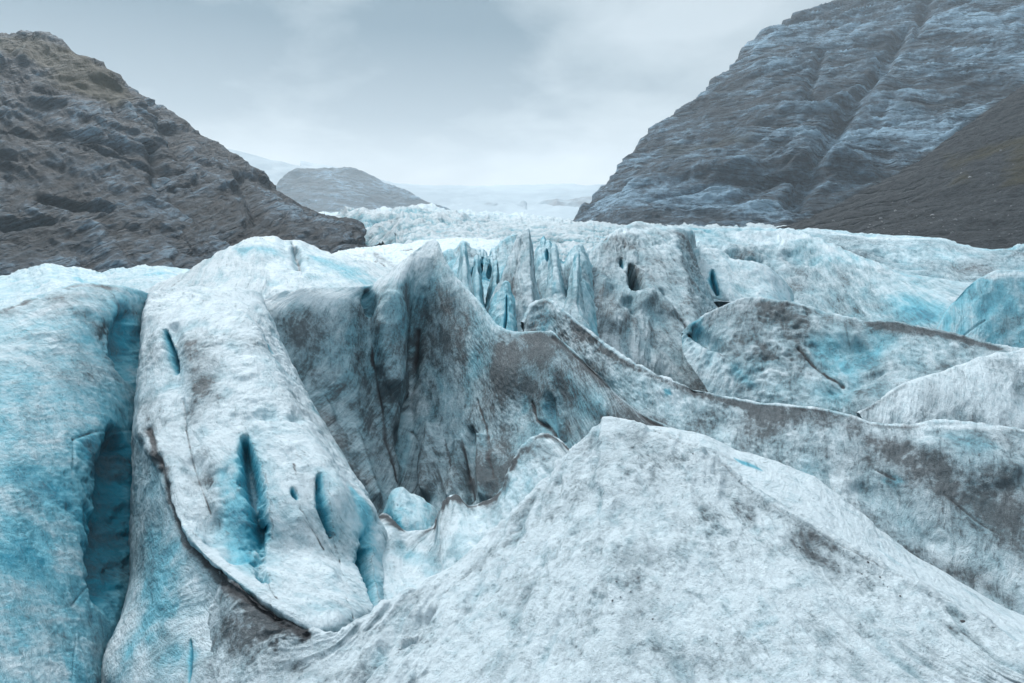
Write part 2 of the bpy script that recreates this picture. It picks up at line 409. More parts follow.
def snow_material(name, s):
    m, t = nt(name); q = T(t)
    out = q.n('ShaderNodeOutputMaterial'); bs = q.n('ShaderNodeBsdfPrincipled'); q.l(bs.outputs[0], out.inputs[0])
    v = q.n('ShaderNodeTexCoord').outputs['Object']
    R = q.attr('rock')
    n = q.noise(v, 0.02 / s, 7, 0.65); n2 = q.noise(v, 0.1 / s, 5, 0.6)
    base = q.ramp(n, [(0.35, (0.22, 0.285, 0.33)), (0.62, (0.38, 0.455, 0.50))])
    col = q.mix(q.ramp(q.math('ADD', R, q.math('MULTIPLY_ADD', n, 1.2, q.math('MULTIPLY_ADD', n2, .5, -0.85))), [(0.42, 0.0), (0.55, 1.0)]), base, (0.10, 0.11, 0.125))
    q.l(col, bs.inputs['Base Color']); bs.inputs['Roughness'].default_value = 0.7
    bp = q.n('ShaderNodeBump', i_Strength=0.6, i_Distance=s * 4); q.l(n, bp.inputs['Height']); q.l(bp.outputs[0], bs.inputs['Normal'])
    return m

#@@DATA
# ================================================================== the near ice
ice('ice_mound', """
212,566,7.5 240,588,6.88 275,614,6.48 305,631,6.22 330,634,6.2 390,605,6.75 450,568,7.3 505,522,7.8 555,468,8.2 582,440,8.4 608,419,8.6 650,428,8.2 695,447,7.6 745,486,7.0 800,522,6.2 850,553,5.7 895,580,5.4 950,606,5.0 1045,655,4.4
203,596,7.45 233,610,6.7 268,634,6.3 300,650,6.05 326,652,6.0 385,628,6.4 445,594,6.8 503,553,7.2 558,502,7.55 585,474,7.8 613,448,7.95 655,460,7.6 700,481,7.0 745,515,6.45 795,548,5.85 842,579,5.4 885,605,5.05 940,631,4.7 1045,675,4.2
188,648,7.2 218,660,6.35 252,680,5.9 288,695,5.6 318,697,5.5 375,672,5.6 435,645,5.9 500,610,6.1 560,572,6.3 590,550,6.4 622,530,6.5 668,540,6.2 715,560,5.8 760,585,5.4 800,612,5.0 840,636,4.7 880,656,4.5 940,678,4.3 1055,705,4.0
173,740,6.7 200,745,5.6 235,755,5.1 275,760,4.8 310,760,4.6 365,745,4.7 425,730,4.8 490,715,4.8 550,700,4.8 585,692,4.75 622,685,4.7 668,688,4.6 715,694,4.5 760,702,4.3 800,712,4.1 840,722,4.0 880,732,3.9 940,745,3.7 1060,765,3.5
163,900,4.6 190,905,4.0 225,910,3.6 265,915,3.3 305,918,3.2 360,915,3.2 420,910,3.2 485,905,3.1 545,900,3.05 585,897,3.0 625,895,3.0 668,897,2.95 715,900,2.9 760,905,2.85 800,910,2.8 845,915,2.75 890,920,2.7 950,925,2.6 1075,935,2.5
""", 'large pale ice mound with a pointed top, finely specked with grit, nearest of all', 'ice mound', ICE_H,
    dirt=0.42, blue=0.12, crest=0.0, edge=0.75, amps=(3.2, 4.2, 2.0, 0.8), lam=(110, 34, 16, 6), aniso=2.0, shear=0.45, gain=1.7, streak=0.5, cavw=0.7, flowk=2.0, ucx=520, back=(1.3, 3.2), seed=1, dmul=None, cup=0.45, strokes=[
    ('crack', [(214,572),(240,592),(275,618),(306,635)], 7, 1.7), ('crack', [(655,430),(700,452),(745,490),(800,526),(850,557),(900,586)], 3.2, .55), ('dirt', [(690,455),(745,495),(800,530),(850,560)], 9, .5), ('dirt', [(222,580),(245,597),(280,622),(308,637)], 10, 1.6), ('dirt', [(225,625),(265,650),(300,668)], 34, .55), ('dirt', [(240,620),(280,640)], 14, .4), ('blue', [(200,590),(196,640),(200,683)], 24, .6), ('bump', [(700,452),(745,488),(800,524),(850,555),(895,582),(950,608),(1030,648)], 7, 7), ('white', [(700,450),(745,486),(800,522),(850,553),(895,580),(950,606),(1030,648)], 5, .6), ('dirt', [(618,436),(650,446),(682,462)], 17, .5), ('dirt', [(735,500),(752,522)], 12, .8), ('dirt', [(700,505),(720,520)], 16, .3),  # crest crack and the dirt below it also paint shade along the edge
    ('dirt', [(770,530),(835,568),(880,590)], 15, .45), ('dirt', [(540,505),(610,500)], 40, .18), ('dirt', [(600,590),(625,560)], 30, .3),
    ('alcove', [(400,640),(415,632)], 15, 16), ('dent', [(430,615),(395,640),(360,683)], 16, 14), ('dirt', [(380,660),(330,680)], 24, .55), ('dirt', [(520,536),(470,575)], 9, .5),
    ('crack', [(520,525),(480,565),(440,600)], 3, .5), ('dirt', [(940,622),(965,634)], 7, .5), ('blue', [(750,640),(765,628)], 14, .25), ('dirt', [(655,585),(700,640)], 30, .2),
    ('white', [(760,560),(800,620)], 40, .2), ('white', [(330,632),(420,588),(500,524)], 7, .4), ('crack', [(752,632),(712,668)], 1.6, .4)])
ice('ice_shelf', """
622,422,9.8 642,425,9.5 665,428,9.4 700,434,9.3 730,446,9.1 760,457,8.9 805,474,8.6 850,505,7.9 900,545,7.1 950,577,6.6 1050,622,5.9
630,434,8.9 648,436,8.8 668,440,8.7 700,448,8.5 735,464,8.2 768,478,7.9 810,503,7.2 850,530,6.7 900,565,6.2 950,593,5.8 1050,640,5.2
640,450,8.2 655,455,8.0 675,462,7.7 705,478,7.3 740,500,6.8 775,520,6.4 815,545,6.0 850,568,5.7 900,592,5.4 950,615,5.0 1050,662,4.5
645,500,7.6 660,505,7.4 680,512,7.2 708,530,6.8 742,550,6.3 778,570,5.9 815,595,5.6 850,615,5.3 900,640,5.0 950,665,4.7 1050,710,4.2
""", 'smooth white ice shelf sloping down just behind the crest of the pale mound', 'ice shelf', ICE_N, dirt=0.05, blue=0.1, edge=0.6,
    amps=(2.2, 1.5, 1.0, 0.6), lam=(70, 34, 14, 6), aniso=2.5, back=(1.2, 2.6), seed=2, strokes=[
    ('dirt', [(648,434),(690,445)], 12, 1.1), ('dirt', [(690,445),(735,462)], 9, .8), ('blue', [(735,460),(760,470)], 6, 1.0), ('white', [(680,440),(730,455)], 5, .8),
    ('dirt', [(930,555),(985,590)], 10, .7), ('crack', [(880,545),(960,580),(1010,605)], 3, .5), ('blue', [(880,550),(905,568)], 8, .4)])
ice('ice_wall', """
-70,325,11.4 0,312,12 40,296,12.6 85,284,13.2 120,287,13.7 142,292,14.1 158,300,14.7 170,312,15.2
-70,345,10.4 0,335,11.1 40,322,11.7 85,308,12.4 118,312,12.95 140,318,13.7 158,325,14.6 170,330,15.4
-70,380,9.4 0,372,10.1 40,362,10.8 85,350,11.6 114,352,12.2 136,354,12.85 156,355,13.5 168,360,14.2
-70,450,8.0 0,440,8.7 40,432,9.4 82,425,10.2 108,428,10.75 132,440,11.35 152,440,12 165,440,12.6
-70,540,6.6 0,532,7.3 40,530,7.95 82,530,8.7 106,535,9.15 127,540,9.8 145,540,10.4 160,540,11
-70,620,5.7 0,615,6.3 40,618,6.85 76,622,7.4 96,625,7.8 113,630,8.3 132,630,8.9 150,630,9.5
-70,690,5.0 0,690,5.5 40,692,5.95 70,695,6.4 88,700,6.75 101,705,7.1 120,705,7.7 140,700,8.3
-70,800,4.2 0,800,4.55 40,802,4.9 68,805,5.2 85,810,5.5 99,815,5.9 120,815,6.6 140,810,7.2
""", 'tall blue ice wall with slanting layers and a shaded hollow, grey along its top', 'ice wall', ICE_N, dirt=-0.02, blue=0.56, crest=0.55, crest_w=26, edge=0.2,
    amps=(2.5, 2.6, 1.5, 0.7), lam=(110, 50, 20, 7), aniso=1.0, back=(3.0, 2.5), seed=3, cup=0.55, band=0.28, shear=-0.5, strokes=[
    ('dent', [(128,318),(126,370)], 20, 16), ('dent', [(118,445),(116,520),(104,590)], 32, 26), ('blue', [(118,440),(120,520),(106,590)], 38, .75), ('dirt', [(120,500),(112,600)], 20, .3), ('dirt', [(10,315),(120,292)], 22, .5), ('dirt', [(60,340),(110,400)], 34, .3), ('crack', [(72,440),(92,433),(135,430)], 2.0, .8), ('crack', [(72,440),(72,470)], 1.8, .5),  # blue and dirt strokes in the hollow, here and below, paint its shade
    ('crack', [(72,605),(90,585)], 2, .6), ('dirt', [(60,302),(110,330)], 34, .35), ('dirt', [(85,318),(100,335)], 14, .7), ('dirt', [(0,345),(70,380)], 40, .25), ('dirt', [(20,330),(60,345)], 20, .3),
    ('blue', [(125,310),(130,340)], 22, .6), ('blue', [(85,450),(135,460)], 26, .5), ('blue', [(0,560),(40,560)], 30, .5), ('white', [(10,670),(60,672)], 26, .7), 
    ('crack', [(75,640),(70,680)], 2, .3), ('blue', [(20,480),(90,520)], 30, .3), ('white', [(0,430),(50,445)], 26, .25)])
# white slab of ice with open slots
ice('ice_pillar', """
147,440,15.0 147,370,15.0 147,325,14.6 147,300,14.2 150,293,14.3 185,287,15 225,288,15.8 262,296,16.5 258,330,18
140,510,13.5 140,435,13.3 140,372,13.3 141,335,13.1 145,329,13.0 180,330,12.7 225,330,13.0 280,342,15.3 275,380,17
136,570,11.6 136,500,11.6 137,432,11.9 138,387,11.7 142,382,11.6 180,380,11.3 235,377,11.5 302,388,13.6 296,430,15.5
130,620,10.6 130,545,10.6 133,480,10.7 136,430,10.7 141,425,10.5 185,425,10.2 250,422,10.4 329,434,12.2 322,475,14
124,640,9.6 128,580,9.5 138,520,9.4 153,464,9.5 158,459,9.35 200,462,9.2 270,462,9.4 353,474,11 346,515,12.6
112,690,8.5 120,625,8.4 147,565,8.4 170,513,8.55 175,507,8.4 220,510,8.3 292,510,8.55 378,513,9.8 372,550,11
92,740,7.5 103,665,7.5 156,612,7.5 191,551,7.75 197,545,7.6 247,550,7.9 312,552,8.2 389,548,9.5 386,585,10.3
130,800,6.2 145,725,6.3 188,657,6.6 238,593,7.0 245,586,6.9 282,586,7.1 327,588,7.35 386,592,8.4 388,620,9.2
215,850,5.0 235,770,5.2 268,702,5.7 308,637,6.35 313,631,6.25 328,626,6.4 347,618,6.75 385,608,8.0 390,635,8.8
300,880,5.2 310,800,5.5 325,720,6.0 338,662,6.9 343,656,6.95 352,648,7.0 365,640,7.1 393,625,7.4 400,655,7.7
""", 'white ridge of ice with a dark ragged edge and blue open slots beside the tall blue wall', 'ice ridge', ICE_N, dirt=0.14, blue=0.24, edge=0, crest=0.0,
    amps=(2.2, 2.0, 1.5, 0.8), lam=(80, 36, 16, 7), aniso=1.0, back=None, seed=4, dens=1.15, cup=0.4, strokes=[
    ('dent', [(174,325),(178,400),(192,470),(214,540)], 13, 9), ('bump', [(240,320),(285,420),(335,500)], 26, 12), ('bump', [(146,330),(142,400),(158,455)], 9, 5), ('dent', [(225,470),(235,560)], 14, 6), ('bump', [(300,520),(330,580)], 18, 6), ('slot', [(246,438),(254,475),(263,525),(266,582)], 16, 44), ('crack', [(266,580),(276,600),(292,622)], 2, .8), ('crack', [(331,534),(340,560),(348,600)], 1.8, .9), ('slot', [(316,484),(322,508),(332,536)], 7.5, 30), ('slot', [(340,484),(354,515),(366,555),(377,612)], 11, 46),
    ('slot', [(166,330),(170,350),(175,368)], 6, 22), ('slot', [(293,490),(297,500)], 5, 14), ('dent', [(356,500),(366,540)], 14, 14), ('blue', [(350,490),(368,545)], 16, .7),
    ('blue', [(245,440),(244,520),(250,560)], 14, .6),
    ('crack', [(292,468),(300,510),(322,550),(345,600),(352,618)], 2.0, 1.0), ('crack', [(185,425),(192,460),(205,500),(214,540)], 2.0, .9), ('crack', [(180,395),(185,425)], 3, .6),
    ('dirt', [(190,345),(200,380),(195,420)], 17, .85), ('dirt', [(200,330),(215,400)], 18, .45), ('dirt', [(185,465),(210,478)], 12, .6), ('dirt', [(285,430),(300,436)], 12, .6), ('dent', [(290,430),(300,436)], 12, 5),
    ('dent', [(188,455),(205,480)], 12, 6), ('dirt', [(146,410),(150,440),(162,470)], 8, .5), ('dirt', [(166,468),(170,500),(182,535)], 7, 1.2), ('crack', [(150,430),(160,462),(171,505),(190,545),(225,580)], 6, 1.4), ('dirt', [(182,540),(225,585),(270,620),(305,640)], 6.5, 1.5),
    ('dirt', [(215,590),(270,640),(300,683)], 40, .5), ('dirt', [(230,630),(240,683)], 30, .5), ('white', [(190,535),(240,575),(300,622)], 9, .6), ('blue', [(150,540),(160,600),(130,650)], 34, .55),
    ('blue', [(150,640),(192,660)], 20, .3), ('slot', [(192,640),(190,683)], 4, 10), ('dirt', [(130,640),(160,650)], 24, .3), ('white', [(290,565),(330,600)], 22, .4), ('blue', [(222,470),(232,540),(250,590)], 18, .35), ('blue', [(300,540),(335,590)], 16, .22), ('dirt', [(205,345),(250,350),(285,380)], 22, .35), ('dirt', [(150,330),(150,420)], 12, .35), ('dirt', [(200,440),(215,520)], 16, .4), ('white', [(250,340),(290,400)], 30, .4),
    ('white', [(150,310),(142,380)], 8, .2), ('crack', [(143,405),(140,480)], 3, .5), ('dirt', [(330,600),(350,610)], 12, .45), ('blue', [(255,340),(270,355)], 8, .5)])
ice('ice_bank', """
366,522,10.3 383,514,10.2 408,533,9.9 432,528,10 440,507,10.8 455,495,11.2 470,505,11 492,498,11 510,470,11.2 532,438,11.5 548,434,11.3 566,447,10.8 585,462,10.2
368,545,9.4 385,540,9.3 408,552,9.25 432,548,9.4 444,532,9.8 460,522,10 478,524,9.9 498,515,9.9 518,492,10.1 540,465,10.3 556,458,10.3 574,465,10.1 592,474,9.7
373,580,8.2 386,580,8.1 405,585,8.1 430,582,8.2 448,574,8.4 468,562,8.5 488,550,8.6 510,538,8.7 530,520,8.9 550,498,9.1 568,485,9.3 590,475,9.4 604,485,9.2
380,611,7.35 386,612,7.3 405,612,7.2 430,606,7.2 455,592,7.3 475,578,7.5 500,558,7.7 520,545,7.9 545,525,8.1 565,505,8.3 585,490,8.6 605,485,8.8 620,495,8.6
384,660,6.5 388,660,6.5 408,660,6.4 432,655,6.4 458,640,6.5 478,625,6.7 502,605,6.9 522,590,7.1 548,570,7.3 568,550,7.5 588,535,7.8 608,530,8 625,540,7.8
""", 'grey streaked ice bank with a ragged lip at the foot of the deep hollow', 'ice bank', ICE_N, dirt=0.42, blue=0.34, crest=1.1, crest_w=7, edge=0.3,
    amps=(2.2, 2.2, 1.5, 0.9), lam=(60, 26, 12, 6), aniso=2.6, back=(0.9, 2.2), seed=5, steep_p=0.8, strokes=[
    ('white', [(395,560),(430,580)], 20, .5), ('blue', [(400,545),(430,575)], 16, .35), ('dirt', [(530,450),(560,470)], 20, .6), ('dirt', [(500,520),(480,545)], 20, .2),
    ('white', [(486,500),(470,508)], 4, .6), ('white', [(400,532),(420,534)], 3, .6)])
o = ice('ice_block', """
380,512,11.0 386,503,11.1 394,490,11.2 402,487,11.3 410,492,11.3 420,497,11.2 430,502,11.2 443,508,11.2
383,522,10.6 389,514,10.6 396,504,10.7 404,502,10.8 412,506,10.8 422,510,10.7 432,514,10.7 443,516,10.7
388,535,10.2 392,530,10.2 399,524,10.2 406,523,10.2 414,525,10.2 423,527,10.2 432,527,10.2 442,524,10.3
395,560,9.8 398,558,9.8 402,556,9.8 408,556,9.8 415,556,9.8 424,556,9.8 432,554,9.8 440,550,9.9
""", 'small bright blue ice block wedged low between the white ridge and the grey bank', 'ice block', ICE_N, dirt=-0.3, blue=0.5, edge=0.3, dens=2, amps=(1.6, 1.2, .8, .4), lam=(30, 14, 8, 4), back=(0.6, 1.4), seed=6, jagged=0, ends=0.4,
    strokes=[('crack', [(393,525),(398,505)], 1.6, .7), ('blue', [(386,515),(400,528)], 8, .8)])

DARK_SIDE = """
550,331,16.5 562,341,15.9 580,357,15.2 600,377,14.4 625,402,13.4 650,419,12.6 680,431,11.8 715,444,11 752,459,10.4
552,343,16 564,354,15.4 582,371,14.7 601,389,14 626,411,13 651,427,12.3 681,438,11.5 715,450,10.8 752,464,10.3
555,365,15.1 568,376,14.6 585,393,14 604,409,13.3 627,427,12.6 652,440,11.9 682,450,11.3 715,462,10.6 752,475,10.1
558,402,14.4 571,410,14 587,420,13.5 605,432,13 627,446,12.3 652,456,11.7 682,466,11.0 715,478,10.3 752,490,9.8
564,452,13.2 576,455,12.9 590,460,12.5 606,466,12.1 627,475,11.6 652,482,11.1 682,492,10.4 715,505,9.8 752,515,9.3
570,507,12 582,510,11.7 595,515,11.3 610,520,10.9 630,530,10.4 655,538,9.9 685,548,9.3 718,560,8.8 755,570,8.4
"""
# the deep bowl behind the white ridge
ice('ice_wall', """
195,292,17 225,296,17.2 262,300,17 283,291,17.3 318,288,18 350,287,18.6 368,286,19.2 380,279,19.8 400,262,20.7 420,247,21.6 433,240,22 447,262,21 460,282,20.3 478,302,19.4 497,326,18.2 516,332,17.6
196,300,16.7 226,305,16.8 262,310,16.7 284,303,17 318,301,17.6 350,300,18.2 369,300,18.9 381,293,19.2 400,275,19.9 416,265,20.9 430,258,21.2 446,275,20.4 460,294,19.8 478,313,19 497,335,17.8 517,342,17.2
205,330,15.9 232,335,16 264,345,16 286,345,16.2 318,345,16.8 350,345,17.4 370,340,18.2 383,335,18.0 400,325,18.8 412,320,20.1 424,315,20.2 446,315,19.6 461,332,18.9 479,347,18.1 498,362,17 518,372,16.4
215,365,15.3 240,370,15.4 272,380,15.5 294,382,15.7 324,384,16.2 352,386,16.7 373,382,17.6 389,378,17.3 402,374,18.2 411,370,19.2 424,365,19.1 446,362,18.7 464,374,18 482,385,17.3 501,398,16.3 523,406,15.8
250,415,14.5 275,420,14.6 300,424,14.8 320,428,14.9 342,430,15.4 362,432,15.9 380,430,16.6 394,428,16.7 404,424,17.2 412,421,17.8 424,416,17.8 444,410,17.5 462,416,17 480,424,16.4 501,432,15.7 529,434,15
300,465,13.8 320,468,14 335,470,14.1 350,474,14.3 365,477,14.6 380,480,15 392,480,15.3 402,479,15.6 412,477,15.9 420,474,16 430,470,15.8 446,465,15.7 462,465,15.5 480,468,15.2 501,468,14.6 530,464,14
330,510,12.8 345,513,12.9 355,515,13.1 365,517,13.3 378,519,13.5 390,520,13.8 400,520,14 410,519,14.2 418,518,14.3 426,517,14.3 436,515,14.3 450,513,14.2 465,512,14 482,512,13.8 503,508,13.5 530,498,13
350,560,11.8 362,562,11.8 370,564,12 380,566,12.2 390,568,12.4 400,569,12.6 408,569,12.8 416,568,12.9 424,567,13 432,566,13 442,564,13 455,562,12.9 470,561,12.8 487,560,12.6 508,556,12.3 535,546,12
""", 'deep grey bowl-shaped ice wall below a tall peaked crest, ending in a sooty sharp edge', 'ice wall', ICE_N, dirt=0.66, blue=0.46, crest=0.0, crest_w=10, edge=0.5,
    amps=(2.8, 1.0, 0.9, 0.7), lam=(80, 26, 11, 6), aniso=1.3, back=(5.5, 3.6), seed=7, cup=0.3, gain=0.8, dens=1.1, right=DARK_SIDE, strokes=[('dent', [(548,400),(550,420),(560,440)], 12, 10), ('blue', [(545,405),(562,440)], 8, .5), ('crack', [(532,402),(536,420),(550,432),(565,447)], 3, 1.2), ('crack', [(552,338),(580,360),(600,378),(650,422),(690,437)], 3, .8), ('dirt', [(522,336),(560,342),(600,378),(650,422),(690,437)], 9, .5), ('dirt', [(540,350),(600,395),(660,435)], 24, .3), ('blue', [(560,380),(600,415)], 18, .3), ('blue', [(530,385),(525,410)], 8, .4), ('dirt', [(510,345),(514,375)], 9, .6), ('white', [(664,427),(700,438),(750,459)], 4, .8),
    ('white', [(200,300),(262,306),(330,298),(368,296)], 15, .6), ('white', [(376,285),(400,268),(432,248)], 15, .5), ('white', [(200,320),(225,350)], 25, .4), ('dent', [(423,290),(420,320),(416,350),(412,390)], 8, 4), ('blue', [(422,300),(416,350)], 12, .3), ('crack', [(418,330),(413,365),(408,400)], 3.5, 1.1), ('crack', [(372,310),(373,360),(380,400),(386,440),(398,475),(405,490)], 2.6, 1.1),
    ('crack', [(388,395),(402,408),(412,430),(423,455),(420,480),(412,490)], 2.2, .8), ('bump', [(392,300),(398,340),(395,380)], 18, 8), ('dent', [(368,295),(370,312)], 8, 12), ('blue', [(368,290),(370,312)], 10, .4),
    ('crack', [(478,400),(490,440),(495,480)], 2.2, .9), ('crack', [(462,440),(468,475),(475,500)], 2.2, .9), ('crack', [(445,440),(452,470)], 2, .7), ('dent', [(455,450),(470,500)], 12, 6), ('bump', [(434,430),(428,495)], 11, 15), ('bump', [(458,445),(452,500)], 9, 10), ('bump', [(484,440),(486,500)], 11, 14), ('bump', [(350,430),(372,500)], 14, 12), ('bump', [(320,400),(345,480)], 14, 8), ('dent', [(408,400),(410,500)], 9, 12), ('dent', [(470,430),(469,500)], 8, 10), ('crack', [(360,360),(360,405)], 2, .6),
    ('dent', [(390,390),(392,405)], 9, 4), ('dent', [(398,430),(402,455)], 12, 5), ('dirt', [(500,345),(503,385)], 10, .8), ('dirt', [(460,400),(490,470)], 40, .2), ('dirt', [(300,420),(350,480)], 36, .4), ('dirt', [(380,430),(500,480)], 46, .4), ('blue', [(480,350),(470,380)], 16, .3),
    ('blue', [(400,290),(395,330)], 20, .3), ('white', [(400,275),(420,260)], 16, .35), ('dirt', [(428,300),(420,340)], 10, .35), ('dirt', [(270,305),(290,340)], 26, .25)])

# ridges to the right
ice('ice_ridge', """
524,323,19.3 535,304,19.6 547,300,19.4 562,309,18.7 580,324,18 605,345,17.2 640,366,16.2 680,383,15.2 720,395,14.3 760,403,13.5 800,407,12.8 835,412,12.3 870,424,11.9 905,427,11.6 945,422,11.4 985,424,11.1 1060,435,10.6
525,330,19 536,313,19.1 548,309,18.9 562,318,18.3 581,334,17.6 605,354,16.8 640,374,15.8 680,390,14.8 720,402,14 760,410,13.2 800,415,12.5 835,421,12 870,433,11.5 905,436,11.2 945,432,11 985,434,10.7 1060,446,10.2
526,340,18.4 540,330,18.1 552,330,17.8 566,340,17.1 584,355,16.4 608,375,15.6 642,393,14.7 681,408,13.9 720,420,13.1 760,429,12.3 800,435,11.6 835,443,11.1 870,457,10.6 905,462,10.2 945,462,9.9 985,466,9.6 1060,480,9.1
528,355,17.4 543,350,17 556,356,16.5 570,367,15.9 592,386,15.1 614,403,14.4 647,417,13.5 685,431,12.7 722,443,11.9 760,454,11.2 800,464,10.6 835,476,10 870,492,9.5 905,500,9.1 945,503,8.8 985,511,8.5 1060,530,8
530,375,16.6 545,375,16.4 560,381,15.8 577,393,15.1 600,411,14.3 622,428,13.4 652,441,12.6 690,454,11.8 725,466,11 762,478,10.3 802,492,9.7 838,512,8.9 872,533,8.3 908,553,7.8 948,570,7.4 988,590,6.9 1060,617,6.4
530,420,15.4 545,420,15.2 560,426,14.6 577,438,13.9 600,456,13.1 622,473,12.2 652,486,11.4 690,500,10.6 725,514,9.8 762,528,9.1 802,544,8.5 838,566,7.8 872,588,7.2 908,608,6.8 948,625,6.4 988,645,6 1060,672,5.5
""", 'long curving ice ridge with a thin saw-toothed dark crest sweeping down to the right', 'ice ridge', ICE_N, dirt=0.62, blue=0.34, crest=0.5, crest_w=4, edge=0.9,
    amps=(3.0, 2.4, 1.8, 0.9), lam=(110, 34, 14, 6), aniso=1.6, back=(3.0, 2.6), seed=9, steep_p=0.5, strokes=[
    ('dirt', [(600,350),(680,388),(760,410)], 5, .8), ('dirt', [(760,412),(850,430)], 16, .45), ('dirt', [(870,440),(910,450),(945,475)], 18, .5), ('crack', [(945,495),(975,520),(1000,535)], 2.2, .6), ('dirt', [(945,490),(1000,520)], 22, .4),
    ('crack', [(875,470),(895,480)], 1.8, .7), ('blue', [(885,480),(900,480)], 7, .6), ('dirt', [(700,440),(800,450)], 34, .25), ('dirt', [(760,470),(850,505),(920,555),(1010,600)], 16, .5), ('dirt', [(830,450),(1000,500)], 40, .25), ('white', [(800,490),(850,510)], 28, .5), ('white', [(905,428),(1024,430)], 4, .7), ('blue', [(548,315),(545,330)], 10, .5), ('blue', [(665,390),(670,393)], 4, .6), ('blue', [(660,432),(720,460)], 14, .2),  # long dirt stroke at the foot paints dark contact shade against the shelf
    ('white', [(547,303),(560,310)], 7, .5), ('dirt', [(575,330),(590,340)], 10, .5), ('dent', [(600,385),(720,430)], 22, 6), ('bump', [(930,450),(1010,470)], 30, 10), ('dent', [(860,490),(930,540)], 26, 8), ('dirt', [(1000,480),(1024,560)], 30, .35), ('white', [(920,540),(960,560)], 24, .3), ('blue', [(950,440),(990,450)], 20, .25)])
ice('ice_mound', """
684,326,27 700,312,27.5 722,300,28 750,292,28 778,297,27.5 805,303,27 835,314,26 862,321,25.2 890,320,24.5 920,326,23.5 955,335,22.5 995,345,21.5 1060,352,20.5
682,333,26.2 700,320,26.8 723,309,27 751,302,26.9 779,306,26.4 806,312,25.9 835,322,25 862,329,24.3 891,329,23.6 921,334,22.7 955,343,21.8 995,352,20.8 1060,359,19.9
683,345,24.8 704,337,24.7 728,330,24.7 755,325,24.6 782,329,24.2 810,334,23.7 836,341,23 863,348,22.4 892,348,21.7 922,352,20.9 956,359,20.1 995,367,19.3 1060,373,18.5
692,362,22.4 712,361,22 736,360,21.7 762,358,21.6 788,361,21.2 815,364,20.8 840,369,20.2 866,374,19.6 894,374,19 924,377,18.4 957,382,17.7 995,389,17 1060,394,16.3
708,385,19.8 724,388,19.4 747,391,19 772,393,18.6 797,395,18.2 822,397,17.7 845,400,17.1 869,403,16.6 896,403,16.2 926,405,15.8 959,409,15.3 995,412,14.8 1060,416,14.3
715,420,17.5 730,423,17.2 752,426,16.8 776,428,16.5 800,430,16.2 825,432,15.8 848,435,15.4 872,438,15 898,438,14.6 928,440,14.2 960,442,13.8 996,445,13.4 1060,450,13
""", 'broad rounded ice mound with a dark crest and an oval blue hollow in its side', 'ice mound', ICE_M, dirt=0.6, blue=0.42, crest=0.45, crest_w=9, edge=0.4,
    amps=(3.0, 2.2, 2.0, 1.1), lam=(90, 30, 12, 6), aniso=1.2, back=(6, 2.6), seed=10, ends=0.4, steep_p=0.42, cup=0.75, strokes=[
    ('dent', [(820,345),(845,362),(872,352)], 24, 5), ('blue', [(815,345),(842,362),(875,350)], 22, .42), ('white', [(860,340),(880,350)], 12, .2), ('crack', [(798,350),(812,365),(830,378),(842,383)], 3, 1.1), ('crack', [(686,328),(705,342),(722,357)], 2.2, .9),
    ('dent', [(690,330),(722,350)], 10, 10), ('dirt', [(865,322),(930,332),(1000,350)], 8, .8), ('dirt', [(720,350),(770,360)], 24, .45), ('blue', [(735,370),(750,385)], 12, .4), ('blue', [(690,325),(700,330)], 8, .6), ('dirt', [(790,315),(860,330)], 14, .3), ('white', [(700,310),(760,297)], 10, .5),
    ('dirt', [(960,362),(930,372),(900,385)], 9, .4), ('dent', [(880,372),(850,385),(830,392)], 10, 6), ('bump', [(800,325),(850,340)], 20, 6)])
ice('ice_mound', """
858,414,14 885,396,15 905,385,15.6 935,375,16.2 970,362,16.8 1005,353,17.2 1060,344,17.6
862,420,13.5 888,404,14.2 909,394,14.7 939,385,15.2 972,374,15.7 1006,365,16.1 1060,357,16.5
868,430,12.7 893,419,13.1 915,411,13.4 943,403,13.8 975,395,14.1 1008,388,14.4 1060,382,14.7
875,446,11.8 898,441,12 920,437,12.1 946,432,12.2 977,428,12.3 1010,424,12.5 1060,420,12.7
880,475,10.8 902,472,10.8 924,470,10.8 948,468,10.9 980,466,11 1012,462,11.1 1060,460,11.2
""", 'low whitish ice mound below the blue-hollowed mound, plain and gently sloping', 'ice mound', ICE_N, dirt=0.5, blue=0.16, crest=0.25, crest_w=5, edge=0.5,
    amps=(2.5, 2.4, 1.6, 0.8), lam=(80, 34, 14, 6), aniso=1.6, back=(3, 2.0), seed=11, steep_p=0.5, strokes=[('dirt', [(862,412),(905,386)], 4, .7), ('dirt', [(930,420),(980,422)], 12, .25)])
